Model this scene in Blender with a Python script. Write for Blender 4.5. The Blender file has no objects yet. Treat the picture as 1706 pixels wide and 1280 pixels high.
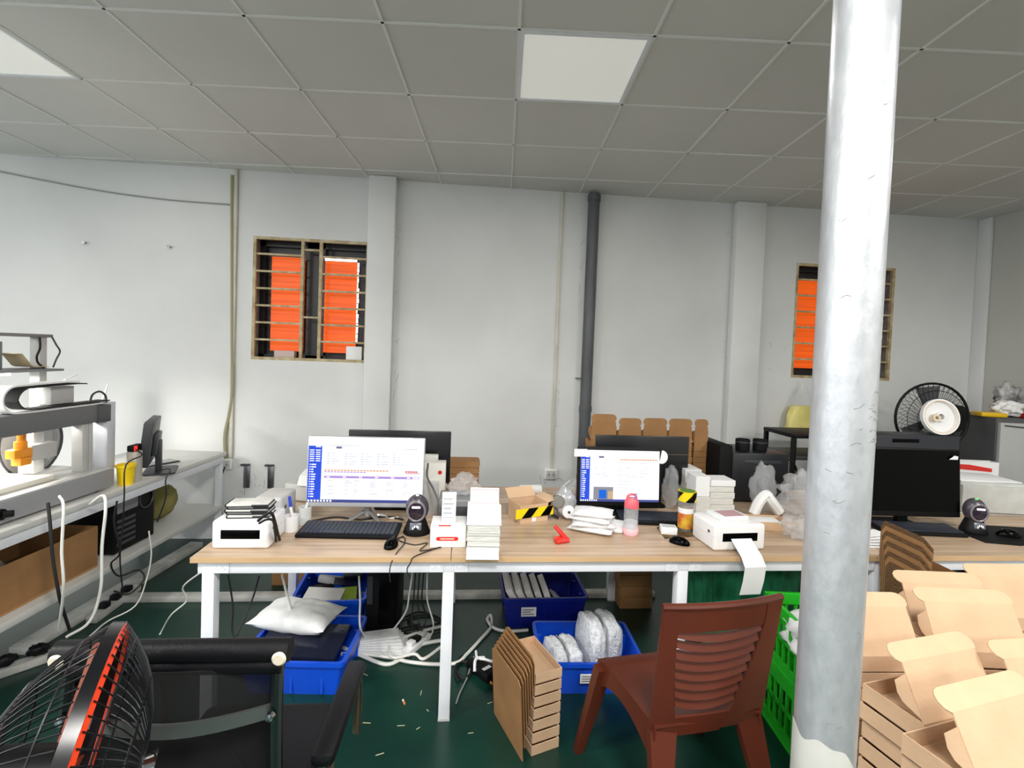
import bpy, bmesh, math, random
from mathutils import Vector, Matrix, noise
R = math.radians
C = bpy.context.scene.collection
# ---------------------------------------------------------------- camera
FPX, PX, PY, HC = 817.0, 853.0, 613.0, 1.65      # focal length in pixels, principal point, eye height
YAW = R(4.2)                                       # the back wall is turned this much against the ceiling grid
_y = Vector((838 - PX, PY - 588, -FPX)).normalized()
_z = Vector((1, -0.037, 0)).cross(_y).normalized()
_x = _y.cross(_z)
_X = _x * math.cos(YAW) + _y * math.sin(YAW)      # world axes (X along the back wall) seen by the camera
_Y = -_x * math.sin(YAW) + _y * math.cos(YAW)
CAMROT = Matrix((_X, _Y, _z))                      # camera -> world
CAM = Vector((0, 0, HC))
def ray(px, py): return CAMROT @ Vector(((px - PX) / FPX, (PY - py) / FPX, -1))
def Zp(px, py, z):
    r = ray(px, py); return CAM + r * ((z - HC) / r.z)
def T(px, py, z=0.75): return Zp(px, py, z)
def F(px, py): return Zp(px, py, 0)
def Wp(px, py, Y):
    r = ray(px, py); return CAM + r * (Y / r.y)
def Dp(px, py, d): return CAM + ray(px, py) * d     # d = distance along the optical axis
def mpp(v): return (CAMROT.transposed() @ (Vector(v) - CAM)).z / -FPX
def G(x, y, z=0): return Vector((x * math.cos(YAW) + y * math.sin(YAW), -x * math.sin(YAW) + y * math.cos(YAW), z))
cam = bpy.data.cameras.new('camera'); camo = bpy.data.objects.new('camera', cam); C.objects.link(camo)
camo.matrix_world = Matrix.Translation(CAM) @ CAMROT.to_4x4()
cam.sensor_width = 36; cam.lens = 36 * FPX / 1706; cam.shift_y = (PY - 640) / 1706
cam.clip_start = 0.02; cam.clip_end = 200
sc = bpy.context.scene; sc.camera = camo
# ---------------------------------------------------------------- world, exposure
w = bpy.data.worlds.new('world'); sc.world = w; w.use_nodes = True
w.node_tree.nodes['Background'].inputs[0].default_value = (0.93, 0.97, 1.0, 1)
w.node_tree.nodes['Background'].inputs[1].default_value = 1.2
sc.view_settings.view_transform = 'Standard'; sc.view_settings.look = 'None'
sc.view_settings.gamma = 1; sc.view_settings.use_curve_mapping = False
sc.view_settings.exposure = 0.42
PANEL_WATT = 62
# ---------------------------------------------------------------- materials
def lin(c): return tuple(((v / 255) / 12.92 if v / 255 <= 0.04045 else ((v / 255 + 0.055) / 1.055) ** 2.4) for v in c[:3]) + (1,)
_m = {}
def mat(name, c, rough=0.5, metal=0.0, var=0.0, vscale=6.0, c2=None, bump=0.0, bscale=60.0, stretch=None, emit=0.0, spec=0.5, alpha=1.0, trans=0.0, coat=0.0):
    if name in _m: return _m[name]
    m = bpy.data.materials.new(name); m.use_nodes = True; nt = m.node_tree; p = nt.nodes['Principled BSDF']
    p.inputs['Base Color'].default_value = lin(c); p.inputs['Roughness'].default_value = rough; p.inputs['Metallic'].default_value = metal
    p.inputs['Specular IOR Level'].default_value = spec; p.inputs['Alpha'].default_value = alpha
    p.inputs['Transmission Weight'].default_value = trans; p.inputs['Coat Weight'].default_value = coat
    if emit: p.inputs['Emission Color'].default_value = lin(c); p.inputs['Emission Strength'].default_value = emit
    if var or c2 or bump:
        tc = nt.nodes.new('ShaderNodeTexCoord'); mp = nt.nodes.new('ShaderNodeMapping'); nt.links.new(tc.outputs['Object'], mp.inputs[0])
        if stretch: mp.inputs['Scale'].default_value = stretch
    if var or c2:
        n = nt.nodes.new('ShaderNodeTexNoise'); n.inputs['Scale'].default_value = vscale; n.inputs['Detail'].default_value = 5
        nt.links.new(mp.outputs[0], n.inputs['Vector'])
        cr = nt.nodes.new('ShaderNodeValToRGB'); nt.links.new(n.outputs['Fac'], cr.inputs[0])
        a = c2 if c2 else tuple(v * (1 - var) for v in c)
        cr.color_ramp.elements[0].position = 0.32; cr.color_ramp.elements[0].color = lin(a)
        cr.color_ramp.elements[1].position = 0.66; cr.color_ramp.elements[1].color = lin(c)
        nt.links.new(cr.outputs[0], p.inputs['Base Color'])
    if bump:
        nb = nt.nodes.new('ShaderNodeTexNoise'); nb.inputs['Scale'].default_value = bscale; nb.inputs['Detail'].default_value = 3
        nt.links.new(mp.outputs[0], nb.inputs['Vector'])
        b = nt.nodes.new('ShaderNodeBump'); b.inputs['Strength'].default_value = bump; b.inputs['Distance'].default_value = 0.01
        nt.links.new(nb.outputs['Fac'], b.inputs['Height']); nt.links.new(b.outputs[0], p.inputs['Normal'])
    _m[name] = m; return m
def emat(name, c, s=1.0):
    if name in _m: return _m[name]
    m = bpy.data.materials.new(name); m.use_nodes = True; nt = m.node_tree; nt.nodes.clear()
    e = nt.nodes.new('ShaderNodeEmission'); e.inputs[0].default_value = lin(c); e.inputs[1].default_value = s
    o = nt.nodes.new('ShaderNodeOutputMaterial'); nt.links.new(e.outputs[0], o.inputs[0]); _m[name] = m; return m
def filmmat(name, c, clear=0.6, rough=0.15, bump=0.0):
    """thin see-through plastic: part transparent, part glossy/diffuse film"""
    if name in _m: return _m[name]
    m = bpy.data.materials.new(name); m.use_nodes = True; nt = m.node_tree; p = nt.nodes['Principled BSDF']
    p.inputs['Base Color'].default_value = lin(c); p.inputs['Roughness'].default_value = rough
    t = nt.nodes.new('ShaderNodeBsdfTransparent'); mx = nt.nodes.new('ShaderNodeMixShader'); mx.inputs[0].default_value = clear
    o = nt.nodes['Material Output']; nt.links.new(p.outputs[0], mx.inputs[1]); nt.links.new(t.outputs[0], mx.inputs[2]); nt.links.new(mx.outputs[0], o.inputs[0])
    if bump:
        nb = nt.nodes.new('ShaderNodeTexNoise'); nb.inputs['Scale'].default_value = 35; b = nt.nodes.new('ShaderNodeBump'); b.inputs['Strength'].default_value = bump; b.inputs['Distance'].default_value = 0.01
        nt.links.new(nb.outputs['Fac'], b.inputs['Height']); nt.links.new(b.outputs[0], p.inputs['Normal'])
    _m[name] = m; return m
white_metal = mat('white_powder_coat', (233, 236, 242), 0.35, var=0.06, vscale=3)
white_pl = mat('white_plastic', (240, 240, 240), 0.3)
paper = mat('white_paper', (234, 235, 236), 0.7)
paper2 = mat('paper_edge', (226, 226, 220), 0.8, var=0.15, vscale=30, stretch=(0.5, 0.5, 12))
lightgrey = mat('light_grey_plastic', (196, 196, 194), 0.45, var=0.06)
midgrey = mat('mid_grey_plastic', (128, 130, 132), 0.45, var=0.08)
darkgrey = mat('dark_grey_plastic', (52, 54, 58), 0.45)
black = mat('black_plastic', (11, 12, 14), 0.5, spec=0.22)
gloss = mat('glossy_black', (4, 4, 5), 0.2, spec=0.08)
mattblk = mat('matt_black', (9, 10, 11), 0.65, spec=0.2)
rubber = mat('black_rubber', (20, 20, 21), 0.7)
chrome = mat('chrome', (190, 192, 195), 0.15, 1.0)
steel = mat('brushed_steel', (150, 152, 154), 0.35, 1.0, var=0.2, vscale=9)
card = mat('cardboard', (212, 178, 144), 0.85, var=0.08, vscale=5, bump=0.1, bscale=90)
card_dk = mat('brown_cardboard', (158, 116, 72), 0.88, var=0.12, vscale=5, bump=0.1)
card_edge = mat('corrugated_edge', (112, 82, 50), 0.9, c2=(70, 48, 28), vscale=40, stretch=(1, 1, 9))
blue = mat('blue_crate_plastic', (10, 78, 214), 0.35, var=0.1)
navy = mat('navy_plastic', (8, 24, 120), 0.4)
green_pl = mat('green_crate_plastic', (40, 190, 40), 0.4, var=0.1)
green_dk = mat('green_bag_plastic', (52, 150, 104), 0.35, var=0.25, vscale=9)
wood = mat('pale_wood_laminate', (200, 176, 150), 0.34, c2=(164, 138, 112), vscale=2.2, stretch=(0.7, 14, 1), spec=0.4)
wood_edge = mat('wood_edge_band', (206, 172, 130), 0.45, var=0.06)
red = mat('red_plastic', (214, 44, 36), 0.4)
yellow = mat('yellow_plastic', (250, 214, 10), 0.45)
orange = mat('orange_plastic', (226, 84, 24), 0.4)
film = filmmat('clear_film', (232, 235, 238), 0.76, 0.06, 0.5)
film_lt = filmmat('thin_clear_film', (225, 228, 230), 0.75, 0.1, 0.3)
foam = mat('white_foam', (238, 240, 240), 0.7, var=0.05, vscale=20)
bubble = mat('bubble_wrap', (236, 240, 246), 0.25, var=0.12, vscale=60, bump=0.9, bscale=110)
# ---------------------------------------------------------------- mesh helpers
class B:
    def __init__(s): s.bm = bmesh.new()
    def _m(s, vs, M):
        if M is not None: bmesh.ops.transform(s.bm, matrix=M, verts=vs)
    def box(s, lo, hi, bev=0, M=None, seg=2):
        r = bmesh.ops.create_cube(s.bm, size=1); vs = r['verts']
        for v in vs: v.co = Vector([(lo[i] + hi[i]) / 2 + v.co[i] * (hi[i] - lo[i]) for i in range(3)])
        if bev:
            before = set(s.bm.verts) - set(vs)
            es = list({e for v in vs for e in v.link_edges})
            bmesh.ops.bevel(s.bm, geom=es, offset=bev, segments=seg, profile=0.5, affect='EDGES')
            vs = [v for v in s.bm.verts if v not in before]
        s._m(vs, M); return s
    def cbox(s, c, size, bev=0, M=None, seg=2):
        return s.box([c[i] - size[i] / 2 for i in range(3)], [c[i] + size[i] / 2 for i in range(3)], bev, M, seg)
    def cyl(s, p0, p1, r, r1=None, seg=16, cap=True):
        p0, p1 = Vector(p0), Vector(p1); d = p1 - p0; r1 = r if r1 is None else r1
        M = Matrix.Translation((p0 + p1) / 2) @ d.to_track_quat('Z', 'Y').to_matrix().to_4x4()
        bmesh.ops.create_cone(s.bm, cap_ends=cap, segments=seg, radius1=r, radius2=r1, depth=d.length, matrix=M); return s
    def tube(s, pts, r, seg=6, closed=False, cap=True):
        pts = [Vector(p) for p in pts]; n = len(pts); rings = []; up = None
        for i, p in enumerate(pts):
            a = pts[(i - 1) % n] if (i or closed) else p; b = pts[(i + 1) % n] if (i < n - 1 or closed) else p
            t = (b - a).normalized()
            if up is None: up = Vector((0, 0, 1)) if abs(t.z) < 0.9 else Vector((1, 0, 0))
            u = t.cross(up)
            if u.length < 1e-5: u = t.orthogonal()
            u.normalize(); v = u.cross(t).normalized(); up = v
            rr = r[i] if isinstance(r, (list, tuple)) else r
            rings.append([s.bm.verts.new(p + (u * math.cos(2 * math.pi * k / seg) + v * math.sin(2 * math.pi * k / seg)) * rr) for k in range(seg)])
        for i in range(n if closed else n - 1):
            A, Bq = rings[i], rings[(i + 1) % n]
            for k in range(seg): s.bm.faces.new((A[k], A[(k + 1) % seg], Bq[(k + 1) % seg], Bq[k]))
        if cap and not closed:
            s.bm.faces.new(rings[0][::-1]); s.bm.faces.new(rings[-1])
        return s
    def lathe(s, prof, c=(0, 0, 0), seg=24, M=None, cap=True):
        rings = []; vs = []; c = Vector(c)
        for r, z in prof:
            ring = [s.bm.verts.new(c + Vector((r * math.cos(2 * math.pi * k / seg), r * math.sin(2 * math.pi * k / seg), z))) for k in range(seg)]
            rings.append(ring); vs += ring
        for A, Bq in zip(rings, rings[1:]):
            for k in range(seg): s.bm.faces.new((A[k], A[(k + 1) % seg], Bq[(k + 1) % seg], Bq[k]))
        if prof[0] == prof[-1]: cap = False
        if cap and prof[0][0] > 1e-6: s.bm.faces.new(rings[0][::-1])
        if cap and prof[-1][0] > 1e-6: s.bm.faces.new(rings[-1])
        s._m(vs, M); return s
    def prism(s, poly, z0, z1, M=None):
        a = [s.bm.verts.new((x, y, z0)) for x, y in poly]; b = [s.bm.verts.new((x, y, z1)) for x, y in poly]; n = len(poly)
        s.bm.faces.new(a[::-1]); s.bm.faces.new(b)
        for k in range(n): s.bm.faces.new((a[k], a[(k + 1) % n], b[(k + 1) % n], b[k]))
        s._m(a + b, M); return s
    def ribbon(s, prof, x0, x1, th, axis='x', M=None):
        """a bent sheet: profile of (y, z) points swept along x, with thickness"""
        n = len(prof); P = [Vector((0, a, b)) for a, b in prof]; N = []
        for i in range(n):
            t = (P[min(i + 1, n - 1)] - P[max(i - 1, 0)]).normalized(); N.append(Vector((0, -t.z, t.y)))
        vs = []
        def row(x, o): 
            q = [s.bm.verts.new(Vector((x, 0, 0)) + P[i] + N[i] * o) for i in range(n)]; vs.extend(q); return q
        a, b, c, d = row(x0, 0), row(x1, 0), row(x1, th), row(x0, th)
        for i in range(n - 1):
            for p, q in ((a, b), (b, c), (c, d), (d, a)): s.bm.faces.new((p[i], q[i], q[i + 1], p[i + 1]))
        s.bm.faces.new((a[0], d[0], c[0], b[0])); s.bm.faces.new((a[-1], b[-1], c[-1], d[-1]))
        s._m(vs, M); return s
    def grid(s, fn, nu, nv, M=None):
        g = [[s.bm.verts.new(fn(i / nu, j / nv)) for i in range(nu + 1)] for j in range(nv + 1)]
        for j in range(nv):
            for i in range(nu): s.bm.faces.new((g[j][i], g[j][i + 1], g[j + 1][i + 1], g[j + 1][i]))
        s._m([v for r in g for v in r], M); return s
    def solid(s, th):
        bmesh.ops.recalc_face_normals(s.bm, faces=s.bm.faces[:]); bmesh.ops.solidify(s.bm, geom=s.bm.faces[:], thickness=th); return s
    def blob(s, c, size, seed=0, amp=0.25, sub=3, freq=2.2, floor=None, power=1.0):
        s.isblob = True; r = bmesh.ops.create_icosphere(s.bm, subdivisions=sub + 1, radius=1); c = Vector(c); o = Vector((seed * 7.3, seed * 3.1, seed * 1.7))
        for v in r['verts']:
            d = v.co.normalized()
            if power != 1: d = Vector([math.copysign(abs(k) ** power, k) for k in d])
            k = 1 + amp * (noise.noise(d * freq + o) + 0.6 * noise.noise(d * freq * 2.3 + o) - 0.5 * abs(noise.noise(d * freq * 4 + o)))
            p = c + Vector((d.x * size[0] * k, d.y * size[1] * k, d.z * size[2] * k))
            if floor is not None: p.z = max(p.z, floor + 0.001 * (d.z + 1))
            v.co = p
        return s
    def pillow(s, w, d, h, M=None, n=12, seed=0, pinch=.12):
        def f(sg):
            def g(u, v):
                a, b = 2 * u - 1, 2 * v - 1; k = ((1 - abs(a) ** 3) * (1 - abs(b) ** 3)) ** .6
                wv = 1 - pinch * (1 - abs(b)) ** 1 * 0 ; x = a * w / 2 * (1 - pinch * (1 - b * b) * abs(a) ** 4); y = b * d / 2 * (1 - pinch * (1 - a * a) * abs(b) ** 4)
                return Vector((x, y, h / 2 + sg * h / 2 * k * (1 + .25 * noise.noise(Vector((a * 3 + seed, b * 3, seed * 2.0))))))
            return g
        s.grid(f(1), n, n, M); s.grid(f(-1), n, n, M); bmesh.ops.remove_doubles(s.bm, verts=s.bm.verts[:], dist=1e-5); return s
    def obj(s, name, m, parent=None, loc=None, rz=0, smooth=35):
        bmesh.ops.recalc_face_normals(s.bm, faces=s.bm.faces[:])
        me = bpy.data.meshes.new(name); s.bm.to_mesh(me); s.bm.free(); me.materials.append(m)
        if getattr(s, 'isblob', False): smooth = 100
        if smooth:
            for p in me.polygons: p.use_smooth = True
            me.set_sharp_from_angle(angle=R(smooth))
        o = bpy.data.objects.new(name, me); C.objects.link(o)
        if parent is not None: o.parent = parent
        if loc is not None: o.location = loc
        if rz: o.rotation_euler.z = rz
        return o
def thing(name, label, cat, loc=(0, 0, 0), rz=0, group=None):
    o = bpy.data.objects.new(name, None); C.objects.link(o); o.empty_display_size = 0.05
    o.location = loc; o.rotation_euler = (0, 0, rz); o['label'] = label; o['category'] = cat
    if group: o['group'] = group
    return o
def tag(o, label, cat, group=None):
    o['label'] = label; o['category'] = cat
    if group: o['group'] = group
    return o
def struct(o, label=None, cat=None):
    o['kind'] = 'structure'
    if label: o['label'] = label; o['category'] = cat or 'wall'
    return o
def dup(root, loc, rz, label, group=None):
    def cp(o, par):
        c = o.copy(); C.objects.link(c); c.parent = par
        for ch in list(o.children): cp(ch, c)
        return c
    r = cp(root, None); r.location = loc; r.rotation_euler = (0, 0, rz) if not isinstance(rz, (tuple, list)) else rz; r['label'] = label
    if group: r['group'] = group
    return r
def smoothpath(pts, n=6):
    pts = [Vector(p) for p in pts]; q = [pts[0] * 2 - pts[1]] + pts + [pts[-1] * 2 - pts[-2]]; out = []
    for i in range(1, len(q) - 2):
        a, b, c, d = q[i - 1:i + 3]
        for k in range(n):
            t = k / n; out.append(0.5 * (2 * b + (c - a) * t + (2 * a - 5 * b + 4 * c - d) * t * t + (3 * b - a - 3 * c + d) * t ** 3))
    return out + [pts[-1]]
def cable(label, pts, r, m, name='cable', group=None, cat='cable', n=6):
    return tag(B().tube(smoothpath(pts, n), r, 6).obj(name, m), label, cat, group)
def rrect(w, h, r, n=4):
    out = []
    for cx, cy, a in ((w / 2 - r, h / 2 - r, 0), (-w / 2 + r, h / 2 - r, 90), (-w / 2 + r, -h / 2 + r, 180), (w / 2 - r, -h / 2 + r, 270)):
        for k in range(n + 1): t = R(a + 90 * k / n); out.append((cx + r * math.cos(t), cy + r * math.sin(t)))
    return out
RX = lambda a: Matrix.Rotation(R(a), 4, 'X'); RY = lambda a: Matrix.Rotation(R(a), 4, 'Y'); RZ = lambda a: Matrix.Rotation(R(a), 4, 'Z')
TR = lambda *v: Matrix.Translation(Vector(v) if len(v) == 3 else Vector(v[0]))
# ================================================================ THE SETTING
WY, RXW, CH = 4.28, 4.83, 3.076            # back wall, right wall, ceiling height
LX, BY = -7.0, -5.5
floor_m = mat('green_epoxy_floor', (14, 60, 48), 0.34, c2=(8, 38, 33), vscale=1.6, bump=0.05, bscale=8)
wall_m = mat('white_wall_paint', (222, 223, 222), 0.75, var=0.07, vscale=0.9, bump=0.12, bscale=25)
wall_s = mat('white_column_paint', (226, 227, 226), 0.75, var=0.06, vscale=1.5)
wall_r = mat('grey_wall_paint', (196, 196, 190), 0.8, var=0.06, vscale=1)
ceil_m = mat('ceiling_tile_board', (214, 213, 209), 0.85, var=0.05, vscale=0.7)
bar_m = mat('ceiling_grid_bar', (226, 226, 223), 0.6)
struct(B().box((LX, BY, -0.1), (RXW + 0.2, WY + 0.2, 0)).obj('floor', floor_m, smooth=0), 'dark green epoxy painted floor', 'floor')
# windows in the back wall: pixel rectangles -> wall coordinates
def wrect(x0, y0, x1, y1):
    a = Wp(x0, (y0), WY); b = Wp(x1, y1, WY); return a.x, a.z, b.x, b.z
W1 = (Wp(420, 500, WY).x, Wp(613, 500, WY).x, Wp(516, 602, WY).z, Wp(516, 398, WY).z)
W2 = (Wp(1322, 540, WY).x, Wp(1487, 540, WY).x, Wp(1400, 632, WY).z, Wp(1400, 442, WY).z)
wb = B(); TH = 0.2
xs = [LX, W1[0], W1[1], W2[0], W2[1], RXW + 0.2]
for x0, x1 in ((xs[0], xs[1]), (xs[2], xs[3]), (xs[4], xs[5])): wb.box((x0, WY, 0), (x1, WY + TH, CH + 0.1))
for w_ in (W1, W2):
    wb.box((w_[0], WY, 0), (w_[1], WY + TH, w_[2])); wb.box((w_[0], WY, w_[3]), (w_[1], WY + TH, CH + 0.1))
struct(wb.obj('wall_back', wall_m, smooth=0), 'white painted back wall with two barred windows', 'wall')
struct(B().box((RXW, BY, 0), (RXW + 0.2, WY, CH + 0.1)).obj('wall_right', wall_r, smooth=0), 'plain grey painted right side wall', 'wall')
# unseen wall behind the camera, added to cut fill light; wide loading door left open
struct(B().box((-1.5, BY - .2, 0), (RXW + .2, BY, CH + .1)).box((LX, BY - .2, 2.6), (-1.5, BY, CH + .1)).obj('wall_front', wall_m, smooth=0), 'unseen white wall with a wide loading door, added behind the camera to cut fill light', 'wall')
# wall columns
def pil(px0, px1, dep, name, lab):
    x0 = Wp(px0, 500, WY - dep).x; x1 = Wp(px1, 500, WY - dep).x
    return struct(B().box((x0, WY - dep, 0), (x1, WY - 0.001, CH), 0.006).obj(name, wall_s), lab, 'column')
pil(609, 654, 0.10, 'trim_1', 'white square wall column beside the left window')
pil(1222, 1270, 0.08, 'trim_2', 'white square wall column left of the right window')
x0 = Wp(1640, 500, WY - 0.1).x
struct(B().box((x0, WY - 0.12, 0), (RXW - 0.002, WY - 0.001, CH), 0.005).obj('trim_3', wall_s), 'white corner column where back and right wall meet', 'column')
# ---- ceiling: tiles clipped at the walls, one object each, hung in a bar grid
ce = B(); ce.box((LX, BY, CH + 0.02), (RXW + 0.2, WY + 0.2, CH + 0.1))
ceiling = struct(ce.obj('ceiling', ceil_m, smooth=0), 'grey suspended ceiling of square tiles', 'ceiling')
def clip(poly, axis, lim):
    out = []
    for i in range(len(poly)):
        a, b = poly[i], poly[(i + 1) % len(poly)]
        ia, ib = a[axis] <= lim, b[axis] <= lim
        if ia: out.append(a)
        if ia != ib:
            t = (lim - a[axis]) / (b[axis] - a[axis]); out.append(a + (b - a) * t)
    return out
GX0, GY0, TS = 0.02, 2.2, 0.6
LIT = {}
def tile_poly(i, j, m=0.006):
    x0, x1, y0, y1 = GX0 + i * TS + m, GX0 + (i + 1) * TS - m, GY0 + j * TS + m, GY0 + (j + 1) * TS - m
    p = [G(x0, y0), G(x1, y0), G(x1, y1), G(x0, y1)]
    return clip(clip([Vector((v.x, v.y)) for v in p], 1, WY - 0.002), 0, RXW - 0.002)
def area(p): return abs(sum(p[i].x * p[(i + 1) % len(p)].y - p[(i + 1) % len(p)].x * p[i].y for i in range(len(p)))) / 2
rnd = random.Random(3)
lamps = {(0, 0): 'dim', (-5, 0): 'dim', (5, 0): 'dim'}
for j in (-4, -8): 
    for i in (-10, -5, 0, 5): lamps[(i, j)] = 'on'
for j in range(-9, 4):
    for i in range(-11, 8):
        if (i, j) in lamps: continue
        p = tile_poly(i, j)
        if len(p) < 3 or area(p) < 0.003: continue
        if j < -2 : continue
        dz = rnd.uniform(0, 0.003)
        B().prism([(v.x, v.y) for v in p], CH + dz, CH + 0.012 + dz).obj('ceiling_tile', ceil_m, ceiling, smooth=0)
bars = B()
def strip(x0, x1, y0, y1):
    p = [G(x0, y0), G(x1, y0), G(x1, y1), G(x0, y1)]
    p = clip(clip([Vector((v.x, v.y)) for v in p], 1, WY - 0.002), 0, RXW - 0.002)
    if len(p) > 2 and area(p) > 1e-4: bars.prism([(v.x, v.y) for v in p], CH - 0.003, CH + 0.02)
for i in range(-11, 9): strip(GX0 + i * TS - 0.0065, GX0 + i * TS + 0.0065, GY0 - 2 * TS, GY0 + 4 * TS)
for j in range(-2, 5): strip(GX0 - 11 * TS, GX0 + 9 * TS, GY0 + j * TS - 0.0065, GY0 + j * TS + 0.0065)
bars.obj('grid_bar', bar_m, ceiling, smooth=0)
bk = B(); bk.box((LX, BY, CH), (RXW, 0.6, CH + 0.015)); bk.obj('ceiling_board', ceil_m, ceiling, smooth=0)
# ceiling light panels
diff_dim = mat('light_diffuser', (236, 236, 230), 0.5, emit=0.24)
diff_on = mat('light_diffuser_lit', (250, 250, 246), 0.5, emit=4.0)
LL = {(0, 0): 'square white ceiling light panel near the steel column', (-5, 0): 'square white ceiling light panel at the upper left edge', (5, 0): 'square ceiling light panel above the right end of the tables'}
for (i, j), st in lamps.items():
    c = G(GX0 + (i + .5) * TS, GY0 + (j + .5) * TS, CH)
    if c.x > RXW - 0.3 or c.x < LX: continue
    t = thing('ceiling_light', LL.get((i, j), 'lit square ceiling light panel behind the camera'), 'ceiling light', c, -YAW, 'square ceiling light panels')
    fr = B(); h = TS / 2 - 0.0066; z0, z1 = -0.006, 0.012
    for a in ((-h, -h, h, -h + .018), (-h, h - .018, h, h), (-h, -h + .018, -h + .018, h - .018), (h - .018, -h + .018, h, h - .018)): fr.box((a[0], a[1], z0), (a[2], a[3], z1))
    fr.obj('frame', white_metal, t, smooth=0)
    B().box((-h + .018, -h + .018, -0.002), (h - .018, h - .018, 0.01)).obj('diffuser', diff_on if st == 'on' else diff_dim, t, smooth=0)
    la = bpy.data.lights.new('panel_lamp', 'AREA'); la.shape = 'SQUARE'; la.size = 0.55; la.energy = PANEL_WATT if st == 'on' else 5; la.color = (1.0, 0.97, 0.93)
    lo = bpy.data.objects.new('panel_lamp', la); C.objects.link(lo); lo.parent = t; lo.location = (0, 0, -0.02)
# ---- windows
bar_paint = mat('beige_steel_bar', (196, 184, 148), 0.5, c2=(150, 128, 84), vscale=14)
dark_al = mat('dark_window_frame', (26, 25, 26), 0.4)
reveal = mat('window_reveal', (150, 146, 140), 0.8, c2=(112, 106, 98), vscale=12)
def orange_mat():
    m = mat('orange_film', (240, 92, 4), 0.45, c2=(186, 58, 4), vscale=3, stretch=(.4, 1, 16)); nt = m.node_tree; p = nt.nodes['Principled BSDF']  # stretched noise bands paint the shading of the pane ridges
    p.inputs['Emission Color'].default_value = lin((255, 104, 0)); p.inputs['Emission Strength'].default_value = 0.34; return m  # emission stands in for daylight coming through the film
ofilm = orange_mat(); daylight = emat('daylight_gap', (244, 246, 255), 2.2)
def window(n, w_, px_lab, panes):
    x0, x1, z0, z1 = w_; W = x1 - x0; H = z1 - z0
    t = thing('window_%d' % n, px_lab, 'window', ((x0 + x1) / 2, WY, z0)); t['kind'] = 'structure'
    a, b = -W / 2, W / 2
    rv = B(); k = 0.004
    rv.box((a, 0.03, 0), (a + k, TH, H)); rv.box((b - k, 0.03, 0), (b, TH, H)); rv.box((a, 0.03, 0), (b, TH, k)); rv.box((a, 0.03, H - k), (b, TH, H))
    rv.obj('reveal', reveal, t, smooth=0)
    fr = B(); f = 0.05; y0, y1 = 0.13, 0.18
    for q in ((a, a + f), (-0.075, 0.075), (b - f, b)): fr.box((q[0], y0, 0), (q[1], y1, H))
    fr.box((a, y0, 0), (b, y1, f * .9)); fr.box((a, y0, H - f * 1.1), (b, y1, H)); fr.box((a, y1, 0), (b, y1 + 0.01, H))
    fr.obj('sash_frame', dark_al, t, smooth=0)
    for q0, q1, h0, h1, m in panes:
        xa, xb = a + q0 * W, a + q1 * W; nrow = 30
        pb = B()
        for r in range(nrow):
            za = H * (h0 + (h1 - h0) * r / nrow); zb = H * (h0 + (h1 - h0) * (r + 1) / nrow)
            pb.box((xa, 0.112 + 0.003 * (r % 2), za), (xb, 0.118 + 0.003 * (r % 2), zb))
        pb.obj('pane', m, t, smooth=0)
    o = 0.024; yb0, yb1 = 0.0, 0.028
    gr = B()
    for q in (a, -0.062 - o, 0.062, b - o): gr.box((q, yb0, o), (q + o, yb1, H - o))
    gr.box((a, yb0, 0), (b, yb1, o)); gr.box((a, yb0, H - o), (b, yb1, H)); gr.obj('grille_frame', bar_paint, t, smooth=0)
    for s0, s1 in ((a + o, -0.062 - o), (0.062 + o, b - o)):
        for r in range(1, 7):
            z = H * (r / 7.0 if False else (0.165 + (r - 1) * 0.139)); B().box((s0, 0.006, z - 0.008), (s1, 0.020, z + 0.008)).obj('grille_bar', bar_paint, t, smooth=0)
    for z in (0.36, 0.91): B().box((-0.062, 0.006, H * z - 0.008), (0.062, 0.020, H * z + 0.008)).obj('grille_bar', bar_paint, t, smooth=0)
    return t, W, H
t1, W, H = window(1, W1, 'left barred window with two orange panes in dark frames', [(0.115, 0.405, 0.075, 0.86, ofilm), (0.585, 0.875, 0.075, 0.845, ofilm)])
B().box((W * 0.085, 0.10, H * 0.848), (W * 0.37, 0.108, H * 0.872)).obj('daylight_gap', daylight, t1, smooth=0)
gb = B(); rr = random.Random(5)
for k in range(16): gb.box((W * 0.378, 0.10, H * (0.16 + 0.043 * k)), (W * (0.384 + 0.012 * rr.random()), 0.108, H * (0.16 + 0.043 * k + 0.036)))
gb.obj('daylight_gap', daylight, t1, smooth=0)
t2, W2w, H2 = window(2, W2, 'right barred window half hidden by the steel column', [(0.07, 0.46, 0.085, 0.875, ofilm), (0.60, 0.70, 0.085, 0.875, ofilm)])
B().box((W2w * 0.335, 0.10, H2 * 0.05), (W2w * 0.40, 0.108, H2 * 0.93)).obj('curtain_strip', lightgrey, t2, smooth=0)
# small things on the window sill
def sillbox(n, px0, px1, py0, py1, lab, m):
    a = Wp(px0, py1, WY + 0.06); b = Wp(px1, py0, WY + 0.06); z = t1.location.z + 0.015
    o = B(); o.box((a.x, WY + 0.035, z), (b.x, WY + 0.1, b.z), 0.004); return tag(o.obj(n, m), lab, 'box')
sillbox('carton', 577, 604, 578, 606, 'small white carton on the sill of the left window', paper)
sillbox('card_box', 458, 492, 585, 600, 'small pale card box in the left corner of the window sill', mat('pinkish_card', (196, 176, 172), 0.7))
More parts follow.
